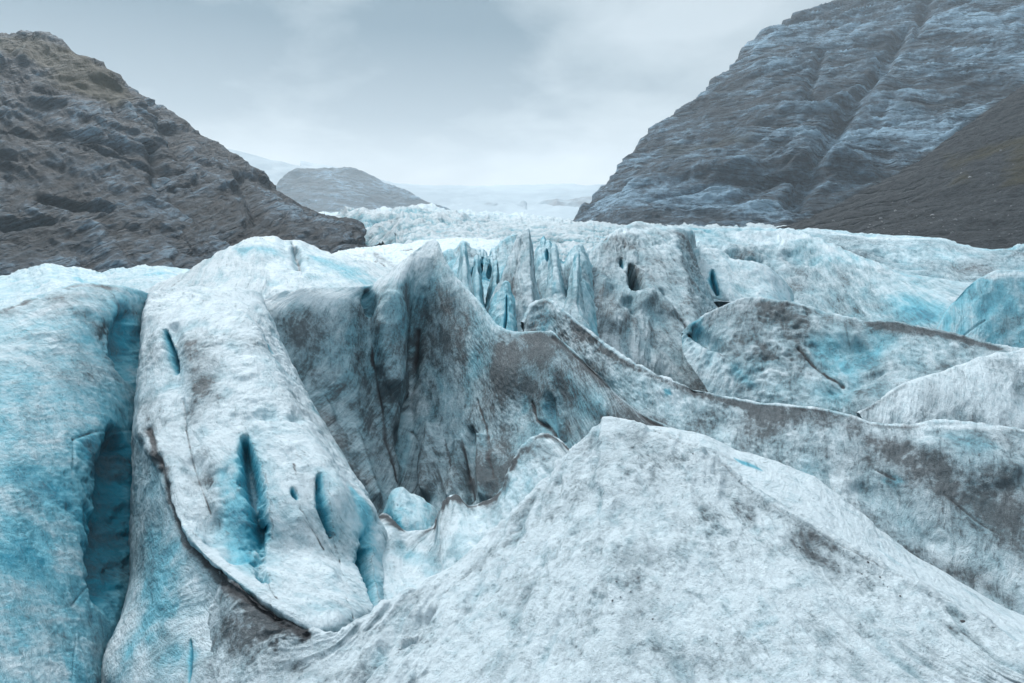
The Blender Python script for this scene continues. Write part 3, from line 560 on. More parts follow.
ice('ice_ridge', """
640,232,60 672,228,62 695,228,62 725,229,62 760,230,62 795,232,60 820,240,57 850,253,53 880,264,49 910,274,46 940,281,43 985,287,41
645,238,56 676,235,57 697,235,57 727,236,57 761,238,56 796,241,54 821,250,51 850,262,48 879,272,45 909,281,42.5 940,288,40 985,294,38.5
652,250,49 680,250,49.5 702,250,49.5 731,251,49 765,255,48 799,260,46 823,269,44 850,278,42 877,286,40 907,293,38.5 939,299,36.5 985,304,35.3
665,270,42 690,272,42 712,273,42 739,275,41 771,279,40 802,285,38.5 826,293,37 851,301,35.5 876,308,34.3 906,313,33.3 938,317,32.3 985,320,31.5
685,298,35.5 706,300,35.3 724,302,35 748,305,34.3 777,309,33.4 805,315,32.2 829,322,31.2 852,329,30.3 876,333,29.4 905,337,28.8 938,340,28.3 985,342,27.8
690,335,30 710,337,29.8 728,339,29.5 752,342,29 780,346,28.3 808,351,27.5 832,357,26.8 855,363,26 878,366,25.5 906,369,25 939,371,24.6 985,373,24.2
""", 'broad pitted grey-blue ice slope falling from the skyline ridge towards the blue dome', 'ice ridge', ICE_M, dirt=0.62, blue=0.44, crest=0, edge=0.6,
    amps=(2.6, 1.8, 1.7, 1.1), lam=(70, 26, 11, 5.5), aniso=1.0, back=(12, 3.5), seed=12, steep_p=0.4, cup=0.8, strokes=[
    ('dent', [(790,250),(810,262)], 14, 8), ('dirt', [(780,258),(805,262)], 14, .4), ('blue', [(890,300),(930,318)], 26, .4), ('blue', [(905,310),(930,320)], 14, .3), ('dirt', [(800,290),(860,310)], 30, .25), ('white', [(740,236),(800,238)], 12, .5), ('crack', [(773,268),(778,285),(795,300)], 2, .6),
    ('dent', [(700,252),(760,262)], 12, 6), ('white', [(820,246),(880,268)], 6, .4)])
ice('ice_ridge', """
676,272,45 684,260,46.5 692,251,47.8 705,247,48 720,250,47.5 732,258,46.5 748,262,45.5 765,264,45 792,274,44
679,278,43.5 687,267,44.6 696,259,45.4 707,256,45.6 722,259,45.1 734,266,44.2 750,270,43.4 767,272,43 794,281,42
684,288,41 693,280,41.5 702,275,42 713,274,41.8 727,276,41.4 738,281,40.8 753,285,40.2 769,287,39.8 795,294,39
690,305,37 700,302,37 710,300,37 720,301,36.6 732,302,36.2 744,304,36 758,306,35.6 772,308,35.3 797,314,34.6
""", 'knobbly whitish ice lump with a dark cleft on the grey-blue slope', 'ice lump', ICE_M, dirt=0.3, blue=0.36, crest=0, edge=0.5, dens=1.5,
    amps=(2.2, 1.8, 1.5, .9), lam=(36, 18, 9, 5), aniso=1.0, back=(4, 2.5), seed=13, ends=1.2, steep_p=0.5, cup=0.7, strokes=[('slot', [(713,272),(714,284),(718,294)], 5, 16), ('crack', [(676,265),(690,282),(705,296),(728,300)], 2, .9), ('dirt', [(690,275),(700,290)], 10, .3)])
ice('ice_ridge', """
785,231,85 820,231,88 850,233,88 885,235,88 920,237,86 945,240,84 962,246,80 985,249,78 1005,248,78 1024,245,80 1070,242,82
788,235,80 822,236,81 851,238,80 885,241,79 920,244,77 945,247,75 962,252,73 985,255,71 1005,255,71 1024,253,72 1070,251,74
793,244,69 826,248,68 854,253,66 886,259,64 919,264,62 944,268,60 962,272,59 985,274,58 1005,274,58 1024,274,58 1070,273,59
800,256,57 830,263,55 856,271,52.5 886,279,50.5 918,285,49 943,289,48 962,291,47.5 985,292,47 1005,293,47 1024,293,47 1070,293,48
805,285,46 834,290,45 859,297,43 887,303,42 918,308,41 943,312,40 962,314,40 985,315,40 1005,315,40 1024,315,40 1070,315,40
""", 'farthest long blue-grey ice ridge lying along the foot of the dark scree', 'ice ridge', ICE_M, dirt=0.62, blue=0.46, crest=0, edge=0.8,
    amps=(2.2, 1.8, 1.7, 1.0), lam=(70, 26, 11, 5.5), aniso=1.0, back=(16, 4), seed=14, steep_p=0.5, cup=0.75, strokes=[('dirt', [(830,245),(870,262)], 12, .35), ('dirt', [(930,265),(1000,275)], 24, .3), ('white', [(800,233),(940,240)], 6, .5)])
ice('ice_dome', """
935,336,30 944,318,30.8 955,300,31.5 968,286,32 985,276,32.5 1005,271,33 1030,270,33 1080,276,33
937,340,29.4 947,323,30 958,306,30.7 971,293,31.1 987,283,31.5 1006,278,31.8 1030,277,31.9 1080,283,31.9
941,348,28 952,334,28.5 964,320,29 977,309,29.3 992,302,29.5 1009,298,29.7 1030,298,29.8 1080,302,29.8
946,362,26 959,353,26.2 971,345,26.4 983,338,26.6 997,334,26.8 1012,332,26.9 1030,332,26.9 1080,334,26.9
952,390,23.5 965,384,23.6 977,378,23.7 988,373,23.8 1000,370,23.9 1014,369,24 1030,369,24 1080,370,24
""", 'smooth vivid blue ice dome rising at the edge of the view', 'ice dome', ICE_M, dirt=0.0, blue=0.6, edge=0.9, amps=(2, 1.6, 1.4, .8), lam=(60, 24, 11, 5), aniso=1.0, back=(6, 4), seed=15, steep_p=0.5, cup=0.6, dens=1.3,
    strokes=[('dirt', [(1000,330),(1024,318)], 12, .5), ('crack', [(985,320),(965,335)], 1.5, .5), ('white', [(985,278),(1024,273)], 6, .5), ('dirt', [(1010,345),(1024,350)], 14, .3)])
ice('ice_ridge', """
540,284,36 552,272,38 563,268,38.5 575,261,39 590,250,41 605,240,43 622,229,46 640,223,48 655,226,47 672,229,46 692,232,50
541,290,35 554,279,36.5 565,276,36.8 577,269,37.3 592,259,38.6 607,249,40.2 624,238,42.4 641,233,43.6 657,236,43 675,239,42.5 696,246,49
543,303,32 558,294,33 569,291,33 581,286,33.2 596,280,33.8 611,271,34.8 628,262,36 645,257,36.8 661,260,36.6 681,265,36.2 704,268,48
546,322,28 563,315,28.4 577,313,28.3 589,311,28.3 604,308,28.4 619,302,28.8 636,295,29.4 652,291,29.8 668,294,29.7 689,300,29.4 720,295,46
552,345,24.8 570,343,24.6 586,344,24.3 600,345,24 616,345,23.8 632,342,23.8 648,338,23.9 663,336,24 679,338,23.9 698,342,23.7 738,330,38
565,375,21.8 584,378,21.4 600,381,21 615,384,20.7 630,387,20.4 645,388,20.2 660,388,20.1 675,388,20 690,390,19.8 708,394,19.5 745,392,27
580,410,19.5 598,413,19.1 614,416,18.8 628,419,18.5 642,422,18.2 656,423,18.1 670,424,18 685,425,17.8 700,427,17.6 716,430,17.3 748,435,22
""", 'high dirt-streaked ice hump with a dark cave-like pit near its rounded top', 'ice hump', ICE_M, dirt=0.62, blue=0.4, crest=0, edge=0.6,
    amps=(3.0, 2.6, 2.2, 1.3), lam=(70, 24, 10, 5), aniso=1.7, back=(10, 3.5), seed=16, steep_p=0.6, cup=0.6, dens=1.25, strokes=[
    ('alcove', [(633,265),(637,280),(636,294)], 10, 34), ('dent', [(630,300),(633,312)], 8, 12), ('dirt', [(633,270),(638,292)], 10, .5), ('slot', [(622,258),(623,268)], 3.5, 16), ('crack', [(592,285),(590,310),(588,330)], 2.5, .8), ('dent', [(577,305),(575,325)], 7, 12), ('blue', [(576,305),(574,330)], 7, .4),
    ('dirt', [(572,268),(556,300),(552,320)], 14, .6), ('dirt', [(600,255),(585,285)], 20, .3), ('dirt', [(615,240),(640,250)], 12, .35), ('dirt', [(650,270),(690,300)], 26, .35), ('dent', [(662,290),(680,318)], 10, 10), ('white', [(610,236),(650,228)], 8, .5), ('dent', [(560,318),(556,335)], 7, 8), ('dent', [(610,290),(600,330)], 10, 6), ('blue', [(650,315),(665,330)], 12, .3), ('white', [(600,345),(660,360)], 24, .2), ('bump', [(636,308),(655,298),(674,316)], 15, 13), ('crack', [(668,300),(682,318),(690,338)], 3, .9), ('bump', [(570,300),(575,340)], 10, 7), ('bump', [(600,280),(612,330)], 14, 8)])
# ================================================================== seracs in the middle
ice('serac', """
478,322,26.5 485,308,27 493,292,27.5 503,270,28.5 514,248,29.5 523,232,30 528,229,30 531,240,29.8 533,262,29.5 537,288,29 541,300,28.5
481,332,25.5 488,320,26 497,306,26.5 507,288,27.2 517,270,28 525,256,28.6 529,252,28.7 531.5,262,28.6 533.5,278,28.4 538,300,28 543,310,27.5
485,345,24.5 493,338,24.8 502,328,25.1 511,315,25.5 520,302,26 526.5,292,26.4 530,290,26.5 532,295,26.4 535,305,26.3 540,318,26 546,326,25.6
490,380,22.5 498,377,22.6 507,372,22.8 515,365,23 523,360,23.2 529,356,23.4 532,356,23.4 535,358,23.3 539,362,23.2 545,368,23 552,374,22.7
""", 'tall white blade-like serac with a single sharp tip', 'serac', ICE_M, dirt=0.3, blue=0.34, edge=0.7, dens=2.2, amps=(1.8, 1.8, 1.2, .7), lam=(36, 16, 8, 4), aniso=2.6, back=(3, 6), seed=18, jagged=2.5, ends=0.5, strokes=[
    ('dirt', [(505,275),(520,300)], 8, .35), ('blue', [(500,300),(508,320)], 7, .4), ('dent', [(503,300),(510,330)], 6, 8), ('dirt', [(534,262),(538,290)], 5, .4), ('crack', [(521,240),(512,290),(508,330)], 2, .5)])
ice('serac', """
440,252,41 448,246,41.5 456,250,41 463,243,41.5 471,247,41 479,252,40.5 486,254,40.5 494,249,41 503,243,41.5 511,236,42 518,229,43 524,228,44
443,262,38 451,258,38.4 459,260,38 465,255,38.4 473,258,38 480,262,37.6 487,264,37.5 495,260,37.8 504,255,38.2 512,249,38.8 519,243,39.5 525,242,40
448,285,33.5 456,283,33.6 463,284,33.5 469,281,33.6 476,283,33.5 483,286,33.2 489,287,33.2 496,285,33.4 504,281,33.6 512,276,34 519,272,34.4 526,271,34.6
455,320,29.5 463,320,29.5 469,320,29.5 475,319,29.5 481,320,29.4 487,321,29.3 492,322,29.3 498,321,29.3 505,319,29.4 512,316,29.6 519,313,29.8 527,312,29.9
""", 'jagged serac row with dark tops and glowing blue slots behind the peaked crest', 'serac', ICE_M, dirt=0.3, blue=0.6, crest=.5, crest_w=4, edge=0.5, dens=2.2, amps=(2.6, 2.4, 1.6, .8), lam=(30, 14, 8, 4), aniso=2.4, back=(4, 7), seed=19, jagged=5, ends=0.8, strokes=[
    ('slot', [(483,258),(481,272),(480,283)], 3.2, 18), ('slot', [(474,268),(472,282)], 2.6, 14), ('slot', [(491,262),(489,278)], 3, 16), ('slot', [(505,270),(503,290)], 3, 14), ('blue', [(470,275),(490,280)], 14, .4), ('dirt', [(462,250),(475,258)], 7, .5), ('dirt', [(505,245),(515,255)], 6, .4), ('crack', [(498,250),(500,300)], 2.4, .6)])
ice('serac', """
488,322,24.6 490,305,25 494,296,25.2 500,290,25.3 506,283,25.5 511,290,25.4 514,302,25.2 516,322,24.6
489,330,23.8 492,317,24.1 496,309,24.3 501,304,24.4 506,300,24.5 511,305,24.4 514,315,24.2 517,330,23.8
491,345,22.6 494,338,22.8 498,333,22.9 502,330,22.9 507,329,22.9 511,331,22.9 515,336,22.8 518,345,22.6
495,370,21.3 498,367,21.4 501,365,21.4 504,364,21.4 508,364,21.4 512,365,21.4 516,367,21.4 520,370,21.3
""", 'small blue-tinted serac at the foot of the sharp white blade', 'serac', ICE_M, dirt=0.05, blue=0.7, edge=0.5, dens=2.6, amps=(2, 1.6, 1, .5), lam=(20, 11, 6, 3.5), aniso=2, back=(1.2, 2.6), seed=20, ends=0.4, strokes=[('slot', [(507,295),(507,315),(505,330)], 2.6, 10)])
ice('serac', """
528,270,37 534,258,37.5 540,247,38 546,245,38.2 551,248,38 556,256,37.5 562,260,37 569,254,37.5 576,248,38 584,246,38.5 592,252,38
529,278,35.4 535,268,35.8 541,259,36.2 547,257,36.3 552,260,36.1 557,267,35.8 563,270,35.5 570,265,35.8 577,260,36.2 585,258,36.5 593,263,36.2
531,292,33 538,286,33.2 544,281,33.4 549,280,33.4 554,282,33.3 559,286,33.2 565,288,33 572,285,33.2 579,282,33.4 587,281,33.5 595,284,33.4
534,318,29.8 541,315,29.9 547,313,30 552,312,30 557,313,30 562,315,29.9 568,316,29.8 575,314,30 582,312,30 590,312,30 598,314,30
538,350,26.5 545,348,26.6 550,347,26.6 555,346,26.6 560,347,26.6 565,348,26.5 571,349,26.5 578,348,26.6 586,346,26.6 594,346,26.6 602,348,26.6
""", 'low blue-slit serac between the white blade and the dirt-streaked hump', 'serac', ICE_M, dirt=0.3, blue=0.55, edge=0.6, dens=2.2, amps=(2, 2, 1.4, .7), lam=(28, 14, 8, 4), aniso=2, back=(3, 5), seed=21, jagged=5, ends=0.8, strokes=[
    ('slot', [(547,250),(548,262)], 2.6, 14), ('slot', [(556,262),(557,272)], 2, 10), ('dirt', [(575,262),(565,285)], 10, .4)])
ice('serac', """
519,350,21.8 522,330,22.2 526,320,22.4 531,313,22.5 537,310,22.5 543,311,22.4 549,317,22.2 556,328,21.8
521,356,21 524,341,21.4 529,333,21.5 533,328,21.6 539,326,21.6 545,327,21.5 551,332,21.3 558,340,21
524,372,20 528,362,20.2 532,356,20.3 537,353,20.3 542,352,20.3 548,353,20.2 554,356,20.1 561,362,20
530,400,18.8 533,396,18.9 537,393,18.9 541,391,18.9 546,391,18.9 552,392,18.8 558,394,18.7 565,398,18.6
""", 'pale squat serac right behind the start of the long saw-toothed ridge', 'serac', ICE_M, dirt=0.35, blue=0.25, edge=0.5, dens=2, amps=(2, 1.6, 1, .5), lam=(24, 12, 7, 4), aniso=2, back=(1.2, 2.0), seed=22, jagged=3, ends=0.4, steep_p=0.7, strokes=[('crack', [(528,325),(527,345)], 2, .6)])

def fin(px, top, base, w, d, lean, label, blue, seed):
    us = np.array([-1.0, -.62, -.3, -.08, .12, .4, .7, 1.0]); hs = np.array([0.0, .42, .74, .98, 1.0, .66, .3, 0.0]); R = []
    for t, dd, k in ((0, 0, 1.0), (.25, -.035, .84), (.6, -.085, .52), (1.0, -.13, 0.1), (3.2, -.24, 0.0)):
        R.append(" ".join("%.1f,%.1f,%.2f" % (px + u * w * (1 + .7 * min(t, 1.4)) + lean * hh * max(1 - t, 0), base - (base - top) * hh * k + 14 * t, d * (1 + dd) * (1 - .02 * abs(u))) for u, hh in zip(us, hs)))
    ice('serac', chr(10).join(R), label, 'serac', ICE_M, dirt=.22, blue=blue, edge=.7, dens=2.6, amps=(1.8, 1.5, 1, .6), lam=(22, 11, 6, 3.5), aniso=2.2, back=(1.6, 5), seed=seed, jagged=4, group='small fins in the serac cluster', ends=.3)
fin(466, 244, 292, 9, 36, -3, 'short dark-tipped ice fin, first of the small fins counted from the peaked crest', .45, 40)
fin(493, 262, 312, 8, 31, 3, 'bright blue ice fin tucked directly left of the sharp white blade', .75, 41)
fin(478, 258, 318, 8, 30, -2, 'slender ice fin between the dark-tipped fin and the bright blue fin', .6, 42)
fin(557, 244, 292, 10, 35, -4, 'slender pale ice fin rising behind the pale squat serac', .4, 43)
fin(541, 238, 285, 7, 39, 2, 'thin ice fin standing directly right of the sharp white blade', .55, 44)
fin(573, 252, 305, 9, 33, 4, 'small leaning ice fin nearest the dirt-streaked hump', .45, 45)
# ================================================================== behind the bowl, left
ice('ice_hump', """
140,296,25 160,286,27 182,274,29 202,262,32 222,252,35 243,240,38 258,236.5,40 272,236,40 285,241,40 296,241,41 310,246,41.5 325,251,41 345,256,40 365,262,38 387,269,36 412,276,34
145,299,24 164,291,25.5 186,280,27.3 205,269,29.6 225,260,31.8 246,249,34.2 261,246,35.4 274,246,35.6 287,250,35.8 298,250,36.2 312,254,36.5 327,258,36.3 346,263,35.6 366,268,34.3 387,275,32.8 411,281,31.5
155,303,22 172,297,23 194,290,24.2 213,282,25.6 233,275,26.8 253,266,28.4 267,264,29 279,264,29.2 291,266,29.4 302,266,29.6 316,268,29.8 330,270,29.8 347,273,29.4 366,277,28.8 386,283,28 410,288,27.4
165,308,19.8 182,304,20.4 204,301,21 224,298,21.5 243,295,22 262,290,22.9 275,288,23.3 286,287,23.5 297,287,23.7 308,287,23.8 321,287,24 334,287,24.1 349,288,24 367,291,23.8 386,295,23.4 410,299,23.2
170,335,17.4 188,333,17.8 210,331,18 230,329,18.2 250,327,18.4 268,323,19 280,321,19.3 290,320,19.5 300,319,19.7 311,318,19.9 324,317,20 337,316,20.2 352,316,20.3 369,318,20.2 387,321,20 411,324,20
""", 'clean whitish blue ice hump with a rounded top in front of the dark cliff', 'ice hump', ICE_M, dirt=0.1, blue=0.3, edge=0.5, amps=(2.2, 1.8, 1.4, .9), lam=(70, 26, 11, 5.5), aniso=1.5, back=(10, 5), seed=23, steep_p=0.6, dens=1.2, cup=.6, strokes=[
    ('crack', [(292,243),(298,255),(302,272)], 2.4, .7), ('dirt', [(292,245),(310,262)], 9, .5), ('dent', [(296,248),(300,272)], 6, 8), ('blue', [(315,258),(360,275)], 18, .5), ('blue', [(240,250),(280,258)], 14, .35), ('blue', [(345,275),(370,285)], 14, .4),
    ('dirt', [(170,298),(260,296)], 16, .35), ('crack', [(156,298),(172,288),(186,276)], 2, .6), ('dirt', [(330,282),(400,290)], 10, .3), ('bump', [(258,242),(262,262)], 14, 5), ('white', [(200,285),(280,290)], 18, .4)])
ice('ice_bank', """
-80,285,40 0,276,42 25,271,44 45,264,46 66,266,46 85,272,46 100,274,46 118,270,49 135,268,52 160,268,56 190,270,58 225,262,60
-80,288,37.5 0,280,39 27,276,40 47,270,41.5 68,271,41.5 86,276,41.5 102,277,41.5 119,274,44 136,272,46.5 161,271,50 190,273,52 225,266,53
-80,297,31 0,291,31.5 30,288,32.5 51,282,33.5 71,281,34 88,284,34 105,284,34.3 121,281,36.5 137,279,38.5 161,277,41 190,278,43 222,273,44
-80,310,25 0,306,25 33,302,25.5 55,297,26.5 74,294,27.2 91,293,27.8 108,292,28.5 124,289,30 139,287,32 162,285,34 190,285,36 218,282,37
-80,335,19 0,332,19 35,328,19.5 58,322,20.3 77,318,21 94,315,21.6 110,312,22.2 126,308,23.3 141,304,24.8 163,300,26.5 190,299,28 216,297,29
""", 'bright light-blue ice bank lying flat between the blue wall and the dark cliff', 'ice bank', ICE_M, dirt=-0.1, blue=0.5, edge=0.3, amps=(3, 2.2, 1.2, .7), lam=(60, 24, 11, 5), aniso=.6, back=(14, 5), seed=24, jagged=1, dens=1.2, cup=.5, strokes=[
    ('dirt', [(35,275),(45,275)], 6, .7), ('crack', [(78,280),(95,284)], 2, .5), ('blue', [(75,280),(95,284)], 7, .5), ('dirt', [(0,288),(20,290)], 8, .4), ('white', [(10,296),(60,292)], 8, .5), ('blue', [(140,276),(185,276)], 10, .3), ('dirt', [(150,282),(160,286)], 6, .5)])
ice('ice_bank', """
310,262,66 345,252,75 370,249,78 400,246,80 425,243,80 447,241,80 470,240,80 500,240,80
310,266,60 345,257,66 371,254,68 400,251,69 426,248,69 448,246,69 470,245,69 500,245,69
312,273,50 345,266,54 372,264,55 402,261,55 428,258,55 450,256,55 472,255,55 502,255,55
316,285,41 348,279,43 375,277,43 405,275,43 430,273,43 452,272,43 475,272,43 505,272,43
318,310,33 350,305,34 377,303,34 407,301,34 432,300,34 455,300,34 478,300,34 508,300,34
""", 'flat pale ice bench with scattered dark hollows behind the rounded hump', 'ice bench', ICE_M, dirt=0.15, blue=0.24, edge=0.4, amps=(3, 2.5, 1.6, .8), lam=(40, 18, 9, 5), aniso=.5, back=(20, 6), seed=25, jagged=0, dens=1.4, strokes=[
    ('dirt', [(375,253),(382,262),(400,268)], 5, .8), ('crack', [(375,262),(395,270),(412,265)], 2.4, .9), ('crack', [(395,252),(412,250)], 2, .8), ('dirt', [(340,262),(360,268)], 6, .5), ('dirt', [(415,255),(430,250)], 5, .4)])
# ================================================================== the icefall up the valley
def icefield(name, txt, hs, label, cat, kind, seed, back, dens=1.5, dirt=0.1, blue=0.3, mat=None, px_amp=0.0):
    P, nb, A = build_grid(txt, dens=dens, back=back, maxu=1100, maxv=420)
    X, Y, Z = P[..., 0], P[..., 1], P[..., 2]
    h = np.zeros(X.shape); n0 = None
    Dp = np.maximum(Y, 5.0); a_ = X / Dp * 600.0; r_ = np.log(Dp) * 420.0       # seracs grow with distance as the valley widens
    wx = 10 * fbm(a_ / 50 + seed, r_ / 50, 1.3 + 0 * X, 2)
    for (lam, amp) in hs:
        n = perlin((a_ + 2 * wx) / (lam * 1.9) + seed * 3.1, (r_ - wx) / lam, seed + 0 * X); m_ = perlin((a_ - wx) / lam * 1.3 + 7, (r_ + wx) / lam, seed + 4.4 + 0 * X)
        v = np.maximum(1 - np.abs(n) * 2.3, 0) * 0.75 + m_ * 0.7
        h += amp * v * Dp / 600.0
        n0 = v if n0 is None else n0 + v * 0.7
    P[..., 2] += h
    cav = n0.mean() - n0  # hollows between seracs: shadow painted through dirt and blue below
    D = dirt + 0.6 * cav + 0.5 * fbm(a_ / 30 + 3, r_ / 60, seed + 0 * X, 4, .65) - 0.05
    B = blue + 0.75 * cav + 0.6 * fbm(a_ / 40 + 13, r_ / 60, seed + 9 + 0 * X, 4, .6)
    return tag(grid_mesh(name, P, mat, {'dirt': D, 'blue': B}), label, cat, None, kind)
icefield('glacier', """
300,218,1500 340,217,1500 380,214,1600 420,212,1700 460,215,1800 500,218,1900 540,222,1800 580,227,1600 620,230,1400 680,229,1250 780,231,1100
352,222,800 366,221,800 384,219,850 420,220,850 460,222,850 500,224,850 540,225,800 580,227,750 620,229,700 682,229,650 785,231,600
392,232,420 398,231,410 404,230,400 420,229,380 460,229,380 500,230,370 540,231,360 580,232,340 620,233,320 685,235,300 790,237,280
396,243,200 402,242,190 408,240,185 420,239,180 460,239,180 500,239,175 540,239,170 580,240,165 620,242,150 690,245,130 800,248,120
396,262,80 402,260,85 410,258,88 420,257,90 460,257,90 500,257,88 540,257,84 580,258,80 620,260,76 695,262,76 810,262,78
390,300,42 400,298,44 410,296,46 420,295,46 460,295,46 500,295,45 540,295,44 580,297,42 620,290,52 700,290,60 820,290,64
""", [(46, 3.2), (20, 3.2), (9, 2.4), (4, 1.1)], 'broken white glacier surface rising up the valley between the mountains', None, 'structure', 3, (150, 30), dens=1.7, dirt=0.05, blue=0.24, mat=ICE_D)
icefield('icefall', """
316,230,480 322,226,480 334,220,480 346,216,455 360,215,460 372,220,455 385,222,460 400,217,480 415,216,500 430,218,520 445,221,540 465,224,560 490,228,580
326,234,440 332,231,440 341,227,440 352,223,440 363,222,435 374,224,430 387,225,420 401,222,395 416,221,405 431,222,415 446,224,425 466,227,440 491,230,450
344,240,390 349,238,390 355,235,390 362,233,385 370,232,380 380,232,370 391,232,355 403,230,318 418,229,322 433,230,325 448,231,330 468,233,335 492,236,340
352,262,340 358,258,340 365,254,335 372,251,330 380,249,320 388,248,305 396,247,290 405,246,228 420,245,230 435,245,230 450,246,230 470,248,232 494,250,235
""", [(44, 6.5), (18, 5.0), (8, 2.6), (3.6, 1.0)], 'tumbled blue and white icefall under the hazy rounded hill', None, 'structure', 5, (50, 30), dens=2.2, dirt=0.12, blue=0.45, mat=ICE_D)

# ================================================================== mountains
ROCK_L = rock_material('left_cliff_rock', 1.4, (math.radians(-18), math.radians(26), math.radians(10)), light=0.72, warm_k=0.06, stretch=(0.16, 0.32, 1.0))
ROCK_R = rock_material('right_cliff_rock', 3.1, (math.radians(12), math.radians(-9), math.radians(5)), light=1.75, warm_k=0.1)
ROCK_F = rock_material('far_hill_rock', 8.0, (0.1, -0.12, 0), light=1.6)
SNOW = snow_material('ice_cap_snow', 12.0)

def rockface(name, txt, mat, label, s, amps, tilt, seed, dscale=1.0, strokes=(), back=(200, 120), dens=1.0, kind='structure', slab=0.0, moss=0.0, scree=0.0, smooth_=False, attr_rock=None, ledges=(), rough=0.2):
    P, nb, A = build_grid(txt, dens=dens, back=back, backn=24, maxu=1400, maxv=520, dscale=dscale)
    N = normals(P); C = np.array([0, 0, CZ + 60.0])
    sg = np.sign((N[nb:] * (C - P[nb:])).sum(-1).mean()); N *= sg
    X, Y, Z = P[..., 0], P[..., 1], P[..., 2]
    # bedding coordinates
    a, b_ = tilt
    Bz = Z + a * X + b_ * Y; 
    w = fbm(X / (60 * s) + seed, Y / (60 * s), Z / (60 * s), 3) * 9 * s
    disp = np.zeros(X.shape); cav = np.zeros(X.shape)
    for (lam, amp, st) in amps:
        n = perlin((X + w) / (lam * st * s) + seed, (Y + w) / (lam * st * s), (Bz + w) / (lam * s) + seed * 2.2)
        v = 0.5 - np.abs(n) * 1.4 if st > 1.01 else n
        disp += amp * s * v; cav += v * min(1, amp)
    for (lam, amp) in ledges:
        tt = (Bz + 1.1 * w) / (lam * s) + 1.6 * perlin(X / (55 * s) + 9, Y / (55 * s), Z / (55 * s) + lam)
        fr = tt - np.floor(tt); row = np.floor(tt)
        lg = sstep(0, .8, fr) * (1 - sstep(.86, 1, fr)) * np.clip(0.6 + 1.5 * perlin(X / (38 * s) + row * 3.7, Y / (38 * s), row * 1.9 + lam), 0, 1.3)
        disp += amp * s * lg; cav += 0.8 * (lg - 0.4)
    disp += amps[0][1] * s * rough * fbm(X / (14 * s) + 5, Y / (14 * s), Z / (14 * s), 6, .68)
    S = np.full(X.shape, slab); M = np.full(X.shape, moss); SC = np.full(X.shape, scree)
    pxs, pys, _ = proj(P[nb:]); wob = fbm(X / (30 * s) + 3, Y / (30 * s), Z / (30 * s) + seed, 4)
    for (k_, pts, rad, amt) in strokes:
        pts3 = []; dd = []
        for (qx, qy) in pts:
            k = np.argmin((pxs - qx) ** 2 + (pys - qy) ** 2); q = P[nb:].reshape(-1, 3)[k]; pts3.append(q); dd.append(q[1])
        dist, al = seg_dist(P, pts3); r = dist / (rad * np.mean(dd) / FOC) * (1 + 0.6 * wob); k = np.exp(-r * r)
        if k_ == 'gully': disp -= k * amt * s; S -= k * 0.12
        elif k_ == 'rib': disp += k * amt * s
        elif k_ == 'slab': S += k * amt
        elif k_ == 'moss': M += k * amt
        elif k_ == 'scree': SC += k * amt
    P2 = P + N * disp[..., None]
    at = {'slab': S + 1.0 * 0, 'moss': M, 'scree': SC}
    at['slab'] = S + 0.2 * cav
    if attr_rock is not None: at = {'rock': np.full(X.shape, attr_rock)}
    o = grid_mesh(name, P2, mat, at); tag(o, label, None, None, kind)
    return o

rockface('mountain', """
-90,62,540 -40,44,530 -15,38,525 15,36,520 45,39,510 75,52,495 100,68,482 122,88,465 138,102,452 150,122,435 165,150,410 182,178,385 200,205,362 216,232,342 230,258,322 242,275,310
-95,100,450 -45,85,445 -18,82,440 13,82,435 42,88,428 70,100,420 95,115,412 116,132,402 132,146,392 146,162,380 160,182,366 176,203,350 193,224,334 209,244,320 224,265,308 238,280,300
-100,180,335 -50,172,335 -22,172,334 8,174,332 36,178,330 62,186,327 86,194,324 107,203,320 124,211,316 138,220,312 152,230,307 168,241,301 185,253,295 202,265,289 219,277,284 235,288,280
-105,262,262 -55,258,262 -26,258,262 4,258,262 30,259,262 55,261,262 78,264,262 99,266,262 116,269,261 131,271,260 146,275,258 162,279,256 180,283,254 198,288,252 216,293,250 233,298,250
-110,330,215 -60,326,215 -30,325,215 0,324,215 27,323,216 52,322,217 75,321,218 96,320,219 113,320,220 129,320,220 144,320,220 161,321,220 179,322,220 197,323,220 216,324,220 233,325,220
""", ROCK_L, 'dark layered rock cliff with a mossy rounded top rising steeply behind the light-blue ice bank', 1.0,
    [(34, 3.6, 2.6), (15, 2.8, 2.8), (7, 2.2, 2.8), (3.4, 1.2, 2.5), (1.8, .4, 1.0)], (0.42, -0.1), 2, ledges=((17, 2.6), (7.5, 1.3)), back=(160, 60), dens=1.1, strokes=[
    ('moss', [(0,50),(60,60),(110,95)], 30, .8), ('moss', [(30,85),(90,100)], 20, .3), ('moss', [(60,62),(120,110)], 12, .4), ('slab', [(90,180),(150,200)], 30, .22), ('slab', [(100,215),(190,225)], 26, .2), ('slab', [(0,150),(60,160)], 16, .15), ('slab', [(0,55),(50,45)], 14, .2),
    ('slab', [(60,250),(150,255)], 24, .06), ('gully', [(150,150),(160,190),(215,240)], 7, 7), ('gully', [(0,135),(90,150),(150,175)], 5, 5), ('gully', [(40,200),(110,215)], 5, 5), ('gully', [(0,230),(50,225)], 8, 5), ('slab', [(0,250),(60,235)], 26, -.2), ('slab', [(40,120),(120,150)], 14, .16), ('slab', [(30,160),(130,185)], 9, .2), ('slab', [(100,190),(200,240)], 18, .2), ('moss', [(20,45),(90,75)], 22, .4)])
